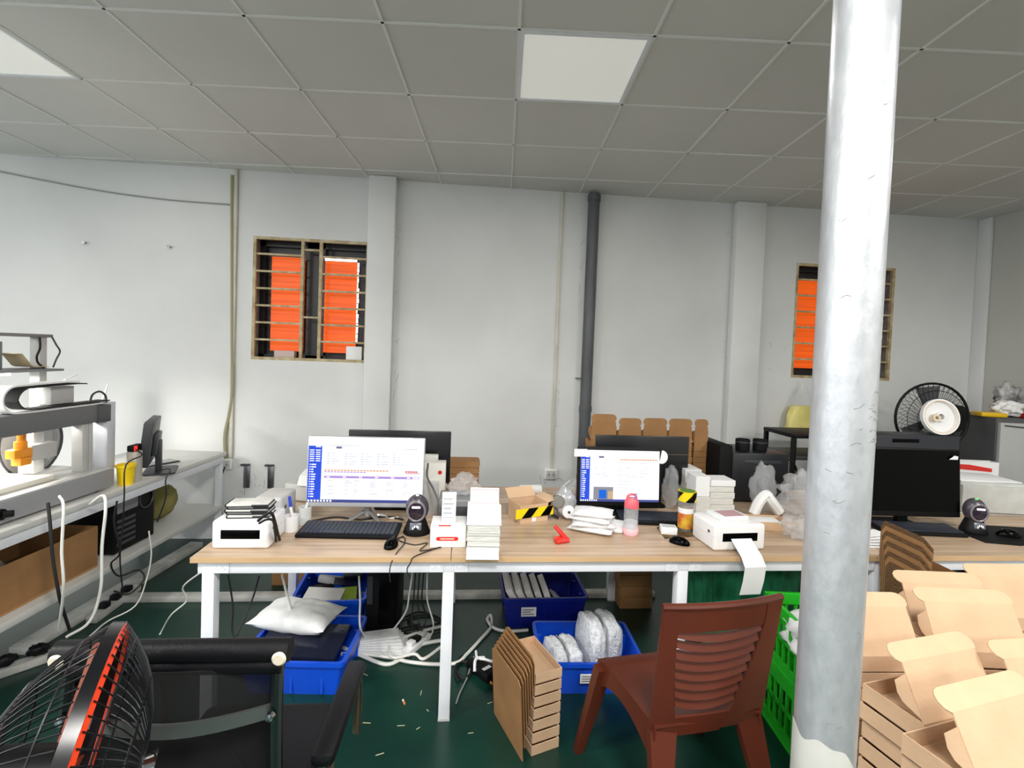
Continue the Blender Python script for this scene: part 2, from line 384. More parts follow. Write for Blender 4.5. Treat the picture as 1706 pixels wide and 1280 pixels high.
# ---- pipes and wiring on the wall
pipe_m = mat('grey_pipe', (92, 95, 98), 0.45, var=0.3, vscale=6, stretch=(1, 1, 0.3))
p0 = Wp(991, 330, WY - 0.06); x = Wp(982, 520, WY - 0.06).x
t = thing('drain_pipe', 'dark grey round drain pipe running down the wall', 'pipe', (x, WY - 0.06, 0))
B().cyl((0, 0, 0.0), (0, 0, CH - 0.02), 0.05, seg=24).obj('pipe', pipe_m, t)
for z in (0.55, 1.16, CH - 0.08):
    B().cyl((0, 0, z), (0, 0, z + 0.05), 0.056, seg=24).obj('collar', pipe_m, t)
B().tube([(-0.05, 0, 1.45), (-0.075, 0.02, 1.45), (-0.085, 0.055, 1.45)], 0.006).obj('clamp', steel, t)
cond = mat('pvc_conduit', (214, 210, 196), 0.5, var=0.1)
def socket(lab, px, py):
    p = Wp(px, py, WY); t = thing('wall_socket', lab, 'socket', (p.x, WY - 0.001, p.z))
    B().box((-0.055, -0.035, -0.045), (0.055, 0, 0.045), 0.006).obj('box', white_pl, t)
    B().box((-0.045, -0.039, -0.035), (0.045, -0.0345, 0.035), 0.002).obj('face_plate', lightgrey, t)
    b = B()
    for dx in (-0.02, 0.02):
        b.box((dx - 0.007, -0.0405, -0.012), (dx - 0.003, -0.0385, 0.004)); b.box((dx + 0.003, -0.0405, -0.012), (dx + 0.007, -0.0385, 0.004)); b.box((dx - 0.002, -0.0405, 0.01), (dx + 0.002, -0.0385, 0.02))
    b.obj('slot', black, t, smooth=0)['kind'] = 'stuff'; return p
sp = socket('white wall socket box below the thin conduit', 917, 789)
sp2 = socket('white wall socket box with black plug by the left bench', 377, 772)
a = Wp(936, 330, WY).x
tag(B().box((a - 0.012, WY - 0.022, sp.z + 0.046), (a + 0.012, WY - 0.001, CH - 0.001), 0.004).obj('cable_conduit', cond), 'thin white conduit left of the drain pipe', 'conduit')
a = Wp(391, 500, WY).x
tag(B().box((a - 0.014, WY - 0.025, sp2.z + 0.046), (a + 0.014, WY - 0.001, CH - 0.001), 0.004).obj('cable_conduit', cond), 'white conduit running up the wall left of the window', 'conduit')
olive = mat('olive_cable', (150, 148, 118), 0.6)
cable('thick olive cable tied along the conduit left of the window', [Wp(387, y, WY - 0.02) for y in (292, 400, 550, 650)] + [Wp(382, 690, WY - 0.02), Wp(375, 725, WY - 0.02), Wp(376, 765, WY - 0.02)], 0.014, olive)
cable('thin grey cable sagging along the upper left wall', [Wp(x, y, WY - 0.008) for x, y in ((-30, 281), (0, 286), (80, 302), (180, 320), (280, 333), (382, 341))], 0.006, mat('grey_cable', (150, 150, 148), 0.6))
for px, py, l in ((143, 405, 'left of two small nails in the bare left wall'), (284, 412, 'right of two small nails in the bare left wall')):
    p = Wp(px, py, WY); b = B(); b.cyl((0, 0.003, 0), (0, -0.025, 0), 0.006, seg=8); b.cyl((0, -0.02, 0), (0, -0.026, 0), 0.013, seg=10); tag(b.obj('nail', steel, loc=(p.x, WY - 0.004, p.z)), l, 'nail', 'nails in the wall')
# scuffs and brackets left by old fittings
def scorch(px, py, w, h, lab):
    p = Wp(px, py, WY); t = thing('metal_bracket', lab, 'bracket', (p.x, WY - 0.001, p.z))
    B().box((-w / 2, -0.012, -h), (w / 2, 0, 0), 0.003).obj('plate', steel, t); B().box((-w * 0.9, -0.03, 0), (w / 2, 0, 0.012), 0.002).obj('lip', darkgrey, t)
scorch(412, 775, 0.05, 0.19, 'grey metal bracket on the wall beside the wall socket'); scorch(452, 776, 0.05, 0.19, 'grey metal bracket on the wall behind the left printers')
# scuff marks on the wall paint
sm = B(); rs = random.Random(21)
for x0, x1, y0, y1, n in ((1210, 1250, 560, 655, 16), (1212, 1222, 380, 690, 14), (655, 668, 380, 720, 12), (924, 932, 440, 720, 10), (962, 972, 350, 700, 8), (395, 450, 770, 830, 14), (900, 935, 795, 805, 4), (1280, 1310, 560, 620, 5)):
    for k in range(n):
        p = Wp(rs.uniform(x0, x1), rs.uniform(y0, y1), WY); l = rs.uniform(.01, .05); a = rs.uniform(0, 3.1); q = Vector((math.cos(a) * l * .5, 0, math.sin(a) * l))
        sm.tube([(p.x - q.x, WY - .0006, p.z - q.z), (p.x + .003, WY - .0006, p.z), (p.x + q.x, WY - .0006, p.z + q.z)], rs.uniform(.0005, .0014), 4)
wbo = [o for o in C.objects if o.name == 'wall_back'][0]
o = sm.obj('scuff_mark', mat('grey_scuff', (120, 118, 114), 0.9), wbo); o['kind'] = 'stuff'
# floor cable ducts
duct = mat('white_cable_duct', (200, 200, 194), 0.5, var=0.25, vscale=8)
a = F(212, 999); b = F(1000, 1003); yy = (a.y + b.y) / 2
tag(B().box((a.x, yy, 0), (b.x + 0.4, yy + 0.07, 0.035), 0.004).obj('floor_cable_duct', duct), 'white cable duct across the floor under the tables', 'cable duct')
a = F(30, 1092); b = F(338, 905); d = b - a; ang = math.atan2(d.y, d.x)
o = B().box((0, -0.05, 0), (d.length * 0.95, 0.05, 0.04), 0.004).obj('floor_cable_duct', duct, loc=a, rz=ang); tag(o, 'grey-white cable duct on the floor along the left bench', 'cable duct')
# ---- the steel column in front
galv = mat('galvanised_steel', (200, 203, 207), 0.38, 0.6, c2=(186, 190, 194), vscale=40, stretch=(1, 1, 0.5), bump=0.18, bscale=45)
pc = Dp(1408, 620, 1.1); r_ = 0.0625
t = thing('steel_column', 'round galvanised steel column in front of the tables', 'column', (pc.x, pc.y, 0))
B().cyl((0, 0, 0.05), (0, 0, CH), r_, seg=48).obj('shaft', galv, t)
zc = Dp(1385, 1243, 1.1).z
pb = B(); n = 48; pr = [(r_ + 0.0015, 0.05)]; ring0 = []; ring1 = []
for k in range(n):
    a = 2 * math.pi * k / n; ring0.append(pb.bm.verts.new(((r_ + .0015) * math.cos(a), (r_ + .0015) * math.sin(a), 0.05)))
    ring1.append(pb.bm.verts.new(((r_ + .0015) * math.cos(a), (r_ + .0015) * math.sin(a), zc + 0.012 * math.sin(a * 3 + 1) - 0.03 * math.cos(a) + 0.006 * math.sin(a * 7))))
for k in range(n): pb.bm.faces.new((ring0[k], ring0[(k + 1) % n], ring1[(k + 1) % n], ring1[k]))
pb.obj('paint_band', mat('white_column_band', (196, 196, 190), 0.7, var=0.1), t)
B().lathe([(0.15, 0), (0.15, 0.02), (0.09, 0.02), (0.09, 0.06)], seg=32).obj('base_plate', steel, t)
rr = random.Random(8)
sc_ = B()
for k in range(46):
    a = rr.uniform(R(190), R(350)); z = rr.uniform(0.8, 2.7); l = rr.uniform(0.006, 0.022)
    if k < 22: a = rr.uniform(R(255), R(320)); z = rr.gauss(1.52, 0.025); l = rr.uniform(0.006, 0.02)
    pts = [((r_ + 0.0004) * math.cos(a + s * l / r_), (r_ + 0.0004) * math.sin(a + s * l / r_), z + s * l * rr.uniform(-.5, .9)) for s in (-.5, 0, .5)]
    sc_.tube(pts, 0.0005, 4)
sc_.obj('scratch', mat('dark_scuff', (120, 120, 118), 0.8), t)
# ================================================================ MAIN TABLES
TF = (T(330, 935, 0.725).y + T(1480, 939, 0.725).y) / 2
TB = T(840, 811).y
TX0 = T(322, 925).x; TXS = T(752, 922).x; TX1 = T(1482, 925).x
scuff = mat('dark_scuff', (92, 92, 90), 0.8)
def bracket(b, x, y0, z, s):
    b.box((x, y0 - 0.003, z - 0.05), (x + s * 0.10, y0, z), 0) if s > 0 else b.box((x + s * 0.10, y0 - 0.003, z - 0.05), (x, y0, z), 0)
legx = [T(353, 940, 0.70).x, T(748, 940, 0.70).x, T(1136, 940, 0.70).x, TX1 - 0.045]
t = thing('workbench_table', 'long white steel table with pale wood top in the middle', 'table', (0, 0, 0))
for a, b in ((TX0, TXS - 0.0015), (TXS + 0.0015, TX1)):
    tb = B().box((a, TF, 0.726), (b, TB, 0.75), 0.0015, seg=1).obj('table_top', wood, t)
    B().box((a, TF - 0.002, 0.7265), (b, TF, 0.7495)).obj('edge_band', wood_edge, tb, smooth=0)
fz0, fz1 = 0.672, 0.7255; LG = 0.05
for yf in (TF + 0.02, TB - 0.08):
    B().box((TX0 + 0.02, yf, fz0), (TX1 - 0.02, yf + 0.03, fz1), 0.002).obj('apron_rail', white_metal, t)
    for i, x in enumerate(legx):
        lg = B().box((x - LG / 2, yf - 0.002, 0.0), (x + LG / 2, yf + LG, fz0 if 0 < i < 3 else fz1 - 0.001), 0.003)
        lo = lg.obj('leg', white_metal, t)
        B().box((x - LG / 2 - .001, yf - 0.003, 0.001), (x + LG / 2 + .001, yf + LG + .001, 0.012)).obj('foot_cap', lightgrey, lo, smooth=0)
        for s in (-1, 1):
            if (i == 0 and s < 0) or (i == 3 and s > 0): continue
            xa = x + s * LG / 2
            bb = B().box((min(xa, xa + s * .06), yf - 0.004, fz0 + 0.002), (max(xa, xa + s * .06), yf, fz1 - 0.004), 0.001, seg=1)
            for k in (0.015, 0.04):
                bb.tube([(xa + s * (k - .006), yf - .005, fz1 - .012), (xa + s * (k - .005), yf - .005, fz1 - .03), (xa + s * k, yf - .005, fz1 - .036), (xa + s * (k + .005), yf - .005, fz1 - .03)], 0.0012, 4)
            bb.obj('bracket', white_metal, t)
for x in legx: B().box((x - 0.02, TF + 0.07, fz0), (x + 0.02, TB - 0.08, fz1), 0.002).obj('cross_rail', white_metal, t)
# second table at the right
t = thing('workbench_table', 'right-hand white steel table with pale wood top under the black monitor', 'table', (0, 0, 0))
X2a, X2b = TX1 + 0.006, TX1 + 1.75
tb = B().box((X2a, TF, 0.726), (X2b, TB, 0.75), 0.0015, seg=1).obj('table_top', wood, t)
B().box((X2a, TF - 0.002, 0.7265), (X2b, TF, 0.7495)).obj('edge_band', wood_edge, tb, smooth=0)
for yf in (TF + 0.02, TB - 0.08):
    B().box((X2a + 0.02, yf, fz0), (X2b - 0.02, yf + 0.03, fz1), 0.002).obj('apron_rail', white_metal, t)
    for x in (X2a + 0.07, X2b - 0.06): B().box((x - LG / 2, yf - 0.002, 0), (x + LG / 2, yf + LG, fz1 - .001), 0.003).obj('leg', white_metal, t)
# ================================================================ LEFT BENCH (along the ceiling grid direction)
BXR, BY0, BY1, BZ = -2.2, 1.3, 3.98, 0.77
bench_m = mat('bench_laminate', (212, 212, 208), 0.4, var=0.05, vscale=3)
be = thing('side_bench', 'long white bench with lower shelf along the left side', 'bench', G(BXR, 0, 0), -YAW)
B().box((-0.7, BY0, BZ - 0.03), (0, BY1, BZ), 0.003).obj('bench_top', bench_m, be)
B().box((-0.05, BY0, BZ - 0.085), (-0.012, BY1 - 0.02, BZ - 0.031), 0.002).obj('apron_rail', white_metal, be)
B().box((-0.7, BY0, 0.30), (-0.02, BY1, 0.34), 0.003).obj('lower_shelf', bench_m, be)
for x in (-0.045, -0.67):
    for y in (BY0 + .02, BY1 - .045): B().box((x - .02, y, 0), (x + .02, y + .04, BZ - .031), 0.003).obj('leg', white_metal, be)
def BL(x, y, z=BZ): return G(BXR + x, y, z)
# ---- dispensing machine
met_lt = mat('machine_light_panel', (208, 210, 218), 0.4); met_gr = mat('machine_grey_panel', (150, 151, 155), 0.45); met_dk = mat('machine_dark_rail', (108, 109, 112), 0.45)
mc = thing('desktop_machine', 'grey gantry machine with orange tool head on the left bench', 'machine', BL(-0.06, .15, BZ), -YAW)
my0, my1 = 1.9, 2.76
b = B(); b.box((-0.56, my0, 0.015), (0, my1, 0.118), 0.003); b.obj('base_housing', met_gr, mc)
B().box((-0.555, my0 + .01, 0.1185), (-0.004, my1 - .01, 0.124)).obj('bed_plate', bench_m, mc, smooth=0)
for y in (my0 + .06, my1 - .08):
    for x in (-0.5, -0.05): B().cyl((x, y, 0), (x, y, 0.015), 0.02, seg=12).obj('foot', rubber, mc)
gp = B(); gp.box((-0.09, 2.085, 0.1245), (-0.04, 2.125, 0.5), 0.002); gp.obj('gantry_post', met_lt, mc)
gp = B(); gp.box((-0.13, 2.62, 0.1245), (-0.07, 2.66, 0.40), 0.002); gp.box((-0.13, 2.665, 0.1245), (-0.07, 2.69, 0.40), 0.001); gp.obj('gantry_post', lightgrey, mc)
gp = B(); gp.box((-0.22, 2.78, 0.1), (-0.06, 2.84, 0.50), 0.002); gp.obj('side_panel', met_lt, mc)
B().box((-0.15, 2.0, 0.395), (-0.06, 2.71, 0.495), 0.003).obj('cross_rail', met_dk, mc)
B().box((-0.155, 2.71, 0.39), (-0.055, 2.80, 0.49), 0.003).obj('rail_end_box', mat('machine_charcoal', (84, 85, 88), 0.45), mc)
b = B(); b.lathe([(0.0, -0.03), (0.180, -0.03), (0.180, 0.03), (0.160, 0.03), (0.155, 0.012), (0.05, 0.012), (0.045, 0.03), (0, 0.03)], seg=48, M=TR(-0.36, 2.60, 0.285) @ RY(90))
b.obj('reel', mat('grey_reel', (170, 170, 168), 0.4), mc)
b = B(); b.tube([(-0.325, 2.60 + .182 * math.cos(a), .285 + .182 * math.sin(a)) for a in [R(10 * k) for k in range(36)]], 0.006, 6, closed=True); b.obj('reel_rim', darkgrey, mc)
b = B(); b.box((-0.24, 2.43, 0.16), (-0.16, 2.49, 0.42), 0.003); b.obj('head_column', white_pl, mc)
b = B(); b.box((-0.16, 2.37, 0.24), (-0.11, 2.51, 0.32), 0.003); b.obj('head_block', lightgrey, mc)
og = mat('orange_tool_head', (240, 150, 30), 0.4)
b = B(); b.box((-0.15, 2.27, 0.27), (-0.10, 2.365, 0.315), 0.006); b.box((-0.15, 2.30, 0.23), (-0.10, 2.36, 0.27), 0.005); b.cyl((-0.125, 2.325, 0.315), (-0.125, 2.325, 0.35), 0.026, seg=14); b.cyl((-0.125, 2.33, .35), (-0.125, 2.33, .385), 0.018, seg=12); b.obj('tool_head', og, mc)
b = B(); b.box((-0.36, 2.12, 0.1245), (-0.08, 2.46, 0.152), 0.003); b.obj('work_tray', mat('cream_tray', (226, 224, 212), 0.4), mc)
# cable carrier chain on the rail: two parallel bands bent in a U
U = [(2.80, .503), (2.6, .503), (2.36, .503)] + [(2.29 - .062 * math.sin(R(a)), .567 - .062 * math.cos(R(a))) for a in range(0, 181, 15)] + [(2.42, .632), (2.58, .634), (2.64, .630)]
cc = B(); cc.ribbon([(y - 0.04, z) for y, z in U], -0.15, -0.07, 0.008); cc.obj('cable_chain', white_pl, mc)
cc = B(); cc.ribbon([(y + (.02 if 3 <= i < 15 else 0), z + (0.012 if i < 9 else -0.012)) for i, (y, z) in enumerate(U)], -0.135, -0.062, 0.006); cc.obj('chain_band', rubber, mc)
B().box((-0.17, 2.46, 0.52), (-0.10, 2.60, 0.61), 0.004).obj('drive_box', lightgrey, mc)
B().tube(smoothpath([(-0.1, 2.70, .50), (-0.1, 2.72, .55), (-0.1, 2.77, .565), (-0.1, 2.81, .54), (-0.1, 2.82, .50)]), 0.006).obj('hose', darkgrey, mc)
B().tube([(-0.14, 2.84, .50), (-0.14, 2.88, .60)], [0.007, 0.004]).obj('antenna', white_pl, mc); B().tube([(-0.12, 2.56, .645), (-0.12, 2.64, .67)], [0.006, 0.003]).obj('antenna', white_pl, mc)
b = B(); b.cyl((0.0005, 2.10, 0.06), (0.012, 2.10, 0.06), 0.026, seg=16); b.cyl((0.012, 2.10, .06), (0.035, 2.13, .058), 0.016, seg=10); b.obj('power_plug', black, mc)
B().box((0.0, 2.0, 0.03), (0.003, 2.03, 0.10)).obj('hinge_plate', white_metal, mc, smooth=0)
# overhead lamp shelf behind the machine
sh = thing('lamp_shelf', 'grey overhead shelf frame with strip lamp above the machine', 'shelf', BL(-0.64, .27, BZ - .015), -YAW)
B().box((-0.04, 2.77, 0), (0.02, 2.82, 0.885), 0.003).obj('post', lightgrey, sh)
B().box((-0.05, 1.6, 0.885), (0.03, 2.85, 0.905), 0.003).obj('top_rail', midgrey, sh)
B().box((-0.14, 1.6, 0.68), (0.09, 2.86, 0.694), 0.002).obj('shelf_board', midgrey, sh)
B().box((-0.03, 1.7, 0.660), (0.02, 2.6, 0.6795), 0.002).obj('strip_lamp', emat('strip_lamp_light', (255, 250, 240), 3.0), sh)
B().tube(smoothpath([(0.03, 2.76, 0.885), (0.05, 2.74, 0.82), (0.06, 2.71, 0.77), (0.05, 2.73, 0.73), (0.02, 2.80, 0.70)]), 0.006).obj('cord', black, sh)
B().tube(smoothpath([(0.03, 2.84, 0.89), (0.04, 2.86, 0.84), (0.04, 2.885, 0.80), (0.04, 2.86, 0.75), (0.03, 2.85, 0.70)]), 0.005).obj('cord', darkgrey, sh)
la = bpy.data.lights.new('strip_light', 'AREA'); la.shape = 'RECTANGLE'; la.size = 0.05; la.size_y = 0.9; la.energy = 26; la.color = (1, 0.97, 0.9)
lo = bpy.data.objects.new('strip_light', la); C.objects.link(lo); lo.parent = sh; lo.location = (0, 2.15, 0.655)
p = BL(-0.68, 2.72, BZ + .6795); b = B(); b.box((-0.06, -.10, 0), (0.06, .10, .16), 0.004); o = b.obj('metal_case', midgrey, loc=p, rz=-YAW); tag(o, 'small grey metal case on the overhead lamp shelf', 'case')
p = BL(-0.64, 2.95, BZ + .6795); b = B(); b.ribbon([(-.11, .012), (-.02, .012), (.0, .02), (.06, .09), (.10, .09)], -0.06, 0.06, 0.004); o = b.obj('folded_card', mat('tan_paper', (206, 188, 150), 0.8), loc=p, rz=-YAW + R(180)); tag(o, 'bent tan card sheet lying on the overhead shelf', 'card')
# things beside the machine on the bench
def monitor(name, label, loc, rz, w, h, z0, frame_m, stand='plate', tilt=-4, bez=0.012, chin=0.02, back=False, screen_m=None, depth=0.03, base_m=None):
    t = thing(name, label, 'monitor', loc, rz); base_m = base_m or frame_m
    M = TR(0, 0, z0 + h / 2) @ RX(tilt)
    B().cbox((0, depth / 2, 0), (w, depth, h), 0.006, M).obj('housing', frame_m, t)
    B().cbox((0, depth + .012, -h * .05), (w * .55, 0.03, h * .5), 0.012, M).obj('rear_cover', frame_m, t)
    sw, shh = w - 2 * bez, h - bez - chin
    s = B(); s.cbox((0, -0.0012, 0), (sw, 0.0024, shh)); so = s.obj('screen', screen_m or gloss, t, smooth=0); so.matrix_basis = M @ TR(0, 0, (chin - bez) / 2)
    st = B()
    if stand == 'plate':
        st.box((-0.03, depth + .005, 0.01), (0.03, depth + .04, z0 + h * .5), 0.006)
        st.obj('stand', base_m, t); B().prism(rrect(0.24, 0.18, 0.03), 0, 0.012, TR(0, 0.085, 0)).obj('base', base_m, t)
    elif stand == 'vee':
        st.tube([(0, depth + .03, z0 + h * .4), (0, depth + .03, z0 - .02), (0, .05, .02)], [.02, .018, .02], 8)
        st.obj('stand', base_m, t)
        v = B(); v.tube([(0, .07, .05), (-.10, -.05, .008)], [.014, .008], 8); v.tube([(0, .07, .05), (.10, -.05, .008)], [.014, .008], 8); v.tube([(0, .07, .05), (0, .13, .008)], [.014, .008], 8); v.obj('base', base_m, t)
    return t, so, sw, shh
p = T(248, 790, BZ)
mt, so, _, _ = monitor('computer_monitor', 'black square monitor turned sideways on the left bench', BL(-0.14, 3.27), R(-62) - YAW, 0.36, 0.29, 0.07, darkgrey, 'plate', -6, depth=0.05)
pz = BL(-0.055, 2.99)
t = thing('plastic_cup', 'bright yellow plastic cup beside the grey machine', 'cup', pz)
B().lathe([(0.0, 0), (0.038, 0), (0.047, 0.105), (0.052, 0.107), (0.052, 0.122), (0.046, 0.122), (0.036, 0.006), (0, 0.006)], seg=28).obj('cup', yellow, t)
B().lathe([(0, 0.07), (0.043, 0.07), (0.043, 0.072)], seg=20).obj('contents', mat('clear_liquid', (230, 220, 150), 0.2), t)
B().tube([(0.01, 0.02, .03), (-0.02, 0.03, .155)], 0.004).obj('stick', white_pl, t)
t = thing('power_plug', 'black plug with glowing red switch above the yellow cup', 'plug', BL(-0.07, 3.08, BZ + .0))
B().box((-.03, -.03, 0), (.03, .03, .185), 0.003).obj('stand_block', mat('clear_block', (196, 190, 180), 0.2), t)
B().box((-.02, -.045, .186), (.02, .045, .225), 0.008).obj('plug_body', black, t); B().box((.0201, -.04, .192), (.024, -.012, .22), 0.003).obj('switch', mat('red_switch', (255, 40, 30), 0.3, emit=1.2), t)
t = thing('tablet', 'grey tablet lying flat near the far end of the left bench', 'tablet', BL(-0.22, 3.52), -YAW - R(25))
B().box((-.06, -.11, 0), (.06, .11, .010), 0.004).obj('body', darkgrey, t); B().box((-.053, -.1, .0101), (.053, .1, .0112)).obj('glass', mat('grey_glass', (120, 122, 124), 0.1), t, smooth=0)
# under the bench, on the lower shelf
SZ = 0.3405
t = thing('cardboard_box', 'large open brown cardboard box on the bench lower shelf', 'box', BL(-0.30, 2.42, SZ), -YAW)
cb = B(); wx, wy, hz = .22, .40, .235
for q in ((-wx, -wy, -wx + .006, wy), (wx - .006, -wy, wx, wy), (-wx + .006, -wy, wx - .006, -wy + .006), (-wx + .006, wy - .006, wx - .006, wy)): cb.box((q[0], q[1], 0.006), (q[2], q[3], hz))
cb.box((-wx, -wy, 0), (wx, wy, 0.006)); cb.obj('carton', card_dk, t, smooth=0)
B().box((wx - .002, -wy, 0), (wx + .0015, wy, .012), 0).obj('tape', mat('tan_tape', (172, 128, 80), 0.4), t, smooth=0)
fl = B(); fl.box((0, -wy, 0), (.11, wy, .005), 0, TR(-wx, 0, hz) @ RY(-35)); fl.obj('flap', card_dk, t, smooth=0)
o = B().blob((0, -.12, .21), (.17, .20, .09), 4, .5, 3, 2.6).obj('plastic_bag', film, loc=BL(-0.30, 2.35, SZ), rz=-YAW); tag(o, 'crumpled clear plastic bag stuffed in the cardboard box', 'bag')
def tower(label, loc, rz, w, d, h, m=mattblk, front=-1):
    t = thing('computer_tower', label, 'computer', loc, rz)
    B().box((-w / 2, -d / 2, 0.012), (w / 2, d / 2, h), 0.006).obj('case', m, t)
    for x in (-1, 1):
        for y in (-1, 1): B().cyl((x * (w / 2 - .03), y * (d / 2 - .04), 0), (x * (w / 2 - .03), y * (d / 2 - .04), .0125), .014, seg=10).obj('foot', rubber, t)
    return t
t = tower('black computer tower with cabled back on the bench shelf', BL(-0.34, 3.12, SZ), -YAW, 0.5, 0.34, 0.39)
B().box((.2505, -.15, .25), (.253, .02, .36)).obj('port_plate', midgrey, t, smooth=0)
v = B()
for k in range(5): v.box((.2505, -.15, .05 + .035 * k), (.253, .0, .07 + .035 * k))
v.obj('slot_cover', darkgrey, t, smooth=0); B().tube([(.254, .09 + .06 * math.cos(R(a)), .28 + .06 * math.sin(R(a))) for a in range(0, 360, 20)], .006, 6, closed=True).obj('fan_ring', darkgrey, t)
o = B().blob((0, 0, .13), (.14, .15, .135), 7, .12, 3, 1.8, floor=0).obj('cloth_bag', mat('olive_cloth', (134, 128, 70), 0.9, var=.15), loc=BL(-0.32, 3.62, SZ)); tag(o, 'round olive bag beside the tower on the bench shelf', 'bag')
# cables hanging from the bench
wc = mat('white_cable_sheath', (226, 226, 220), 0.5); kc = rubber; gc = mat('grey_cable', (150, 150, 148), 0.6)
cable('thick black power cord hanging from the grey machine', [Dp(80, 838, 2.3), Dp(84, 880, 2.28), Dp(88, 930, 2.28), Dp(98, 990, 2.3), Dp(103, 1010, 2.35), Dp(116, 1050, 2.45)], .007, kc)
cable('white cable hanging from the middle of the machine', [Dp(99, 827, 2.33), Dp(106, 845, 2.25), Dp(103, 920, 2.25), Dp(106, 980, 2.27), Dp(98, 1050, 2.4)], .006, wc)
cable('thick white cable hanging at the right end of the machine', [Dp(150, 840, 2.6), Dp(172, 826, 2.55), Dp(176, 850, 2.5), Dp(170, 910, 2.5), Dp(168, 980, 2.5), Dp(150, 1035, 2.5), Dp(110, 1062, 2.45)], .007, wc)
cable('thin white cable running from shelf to floor near the tower', [Dp(248, 885, 3.0), Dp(252, 925, 3.0), Dp(243, 970, 2.95), Dp(225, 1010, 2.8), Dp(180, 1035, 2.7), Dp(150, 1060, 2.5)], .004, wc)
cable('long pale cable trailing from the main table to the floor', [Dp(340, 950, 2.5), Dp(305, 978, 2.6), Dp(312, 1000, 2.65), Dp(285, 1025, 2.65), F(268, 1056) + Vector((0, 0, .006)), F(252, 1085) + Vector((0, 0, .005))], .004, wc)
cable('black cord hanging beside the yellow cup', [BL(-.048, 3.05, BZ + .205), BL(.01, 3.03, BZ + .17), Dp(210, 775, 2.72), Dp(207, 825, 2.7), Dp(205, 870, 2.75), Dp(200, 930, 2.8), Dp(205, 990, 2.85)], .004, kc)
cable('black cord from the sideways monitor over the bench edge', [BL(-.06, 3.30, BZ + .012), BL(-.01, 3.32, BZ + .012), Dp(276, 800, 2.98), Dp(276, 830, 2.97), Dp(262, 870, 3.0)], .004, kc)
cable('tangled black cords behind the bench tower', [Dp(195, 835, 2.75), Dp(190, 870, 2.75), Dp(200, 920, 2.8), Dp(185, 940, 2.8), Dp(198, 960, 2.85), Dp(230, 950, 2.9), Dp(240, 965, 2.85), Dp(215, 990, 2.8), Dp(190, 985, 2.8)], .005, kc)
cable('black plug cord dropping from the wall socket', [Wp(375, 778, WY - .05), Wp(366, 800, WY - .04), Wp(362, 815, WY - .04), Wp(368, 845, WY - .04), Wp(372, 880, WY - .04)], .005, kc)
t = thing('power_strip', 'dirty white power strip with plugs on the floor by the bench', 'power strip', F(192, 1010), -YAW + R(95))
B().box((-.2, -.03, .0), (.2, .03, .04), .006).obj('housing', duct, t)
for k in range(3): B().box((-.12 + .1 * k, -.025, .0405), (-.07 + .1 * k, .025, .075), .008).obj('plug', black, t)
t = thing('power_strip', 'white power strip at the lower left beside the desk fan', 'power strip', F(45, 1112), -YAW + R(50))
B().box((-.18, -.03, .0), (.18, .03, .04), .006).obj('housing', duct, t)
for k in range(2): B().blob((-.08 + .12 * k, 0, .07), (.045, .03, .03), k + 1, .3, 2).obj('plug', black, t)
# ================================================================ THINGS ON THE MAIN TABLES
TZ = 0.7502
def on(px, py, z=TZ): return Zp(px, py, z)
def stuff(o): o['kind'] = 'stuff'; return o
# ---- screens
scr_white = emat('screen_white', (243, 247, 255), 1.0); scr_blue = emat('screen_blue', (52, 84, 214), 0.9); scr_purple = emat('screen_lilac', (170, 140, 210), 0.9)
scr_task = emat('screen_taskbar', (78, 84, 150), 0.8); scr_grey = emat('screen_grey_text', (176, 180, 196), 0.9); scr_org = emat('screen_orange_text', (220, 150, 96), 0.9); scr_red = emat('screen_red_text', (200, 80, 80), 0.9)
scr_dk = emat('screen_dark_tab', (110, 110, 140), 0.9)
def marks(so, sw, sh, rects, m, name='screen_marks', y=-0.0027):
    b = B()
    for u0, v0, u1, v1 in rects:
        x0, x1, z0, z1 = -sw / 2 + u0 * sw, -sw / 2 + u1 * sw, sh / 2 - v1 * sh, sh / 2 - v0 * sh
        vs = [b.bm.verts.new(q) for q in ((x0, y, z0), (x1, y, z0), (x1, y, z1), (x0, y, z1))]; b.bm.faces.new(vs)
    return stuff(b.obj(name, m, so, smooth=0))
def sidebar(so, sw, sh, v0=0.13):
    marks(so, sw, sh, [(0, v0, 0.115, 0.955)], scr_blue, 'menu_bar'); rr = random.Random(2)
    r = [(0.06, v0 + .005, 0.105, v0 + .022)]
    for k in range(6):
        for c in (0.01, 0.062): r.append((c, v0 + .06 + .033 * k, c + 0.04, v0 + .075 + .033 * k))
    for k in range(14): r += [(0.012, v0 + .28 + .038 * k, 0.022, v0 + .296 + .038 * k), (0.028, v0 + .28 + .038 * k, 0.045 + .025 * rr.random(), v0 + .298 + .038 * k)]
    marks(so, sw, sh, r, scr_white, 'menu_text', -.0032)
    marks(so, sw, sh, [(0, 0.955, 1, 1)], scr_task, 'task_bar'); marks(so, sw, sh, [(0.006 + .027 * k, .962, .022 + .027 * k, .992) for k in range(8)], scr_white, 'task_icon', -.0032)
silver = mat('silver_bezel', (200, 202, 206), 0.3, 0.4)
rr = random.Random(4)
p = on(610, 872); k_ = mpp(p)
mt, so, sw, sh = monitor('computer_monitor', 'lit monitor showing a white table page above the left keyboard', p + Vector((-.008, 0, 0)), R(-1), 191 * k_, 116 * k_, 0.085, silver, 'vee', -3, 0.006, 0.024, screen_m=scr_white, base_m=mat('silver_stand', (150, 150, 148), 0.3, 0.6))
sidebar(so, sw, sh)
g = []
for v in (.24, .28, .32, .36, .40):
    for u in (.16, .31, .45, .59, .73): g += [(u, v, u + .025, v + .010), (u + .04, v, u + .05 + .06 * rr.random(), v + .008)]
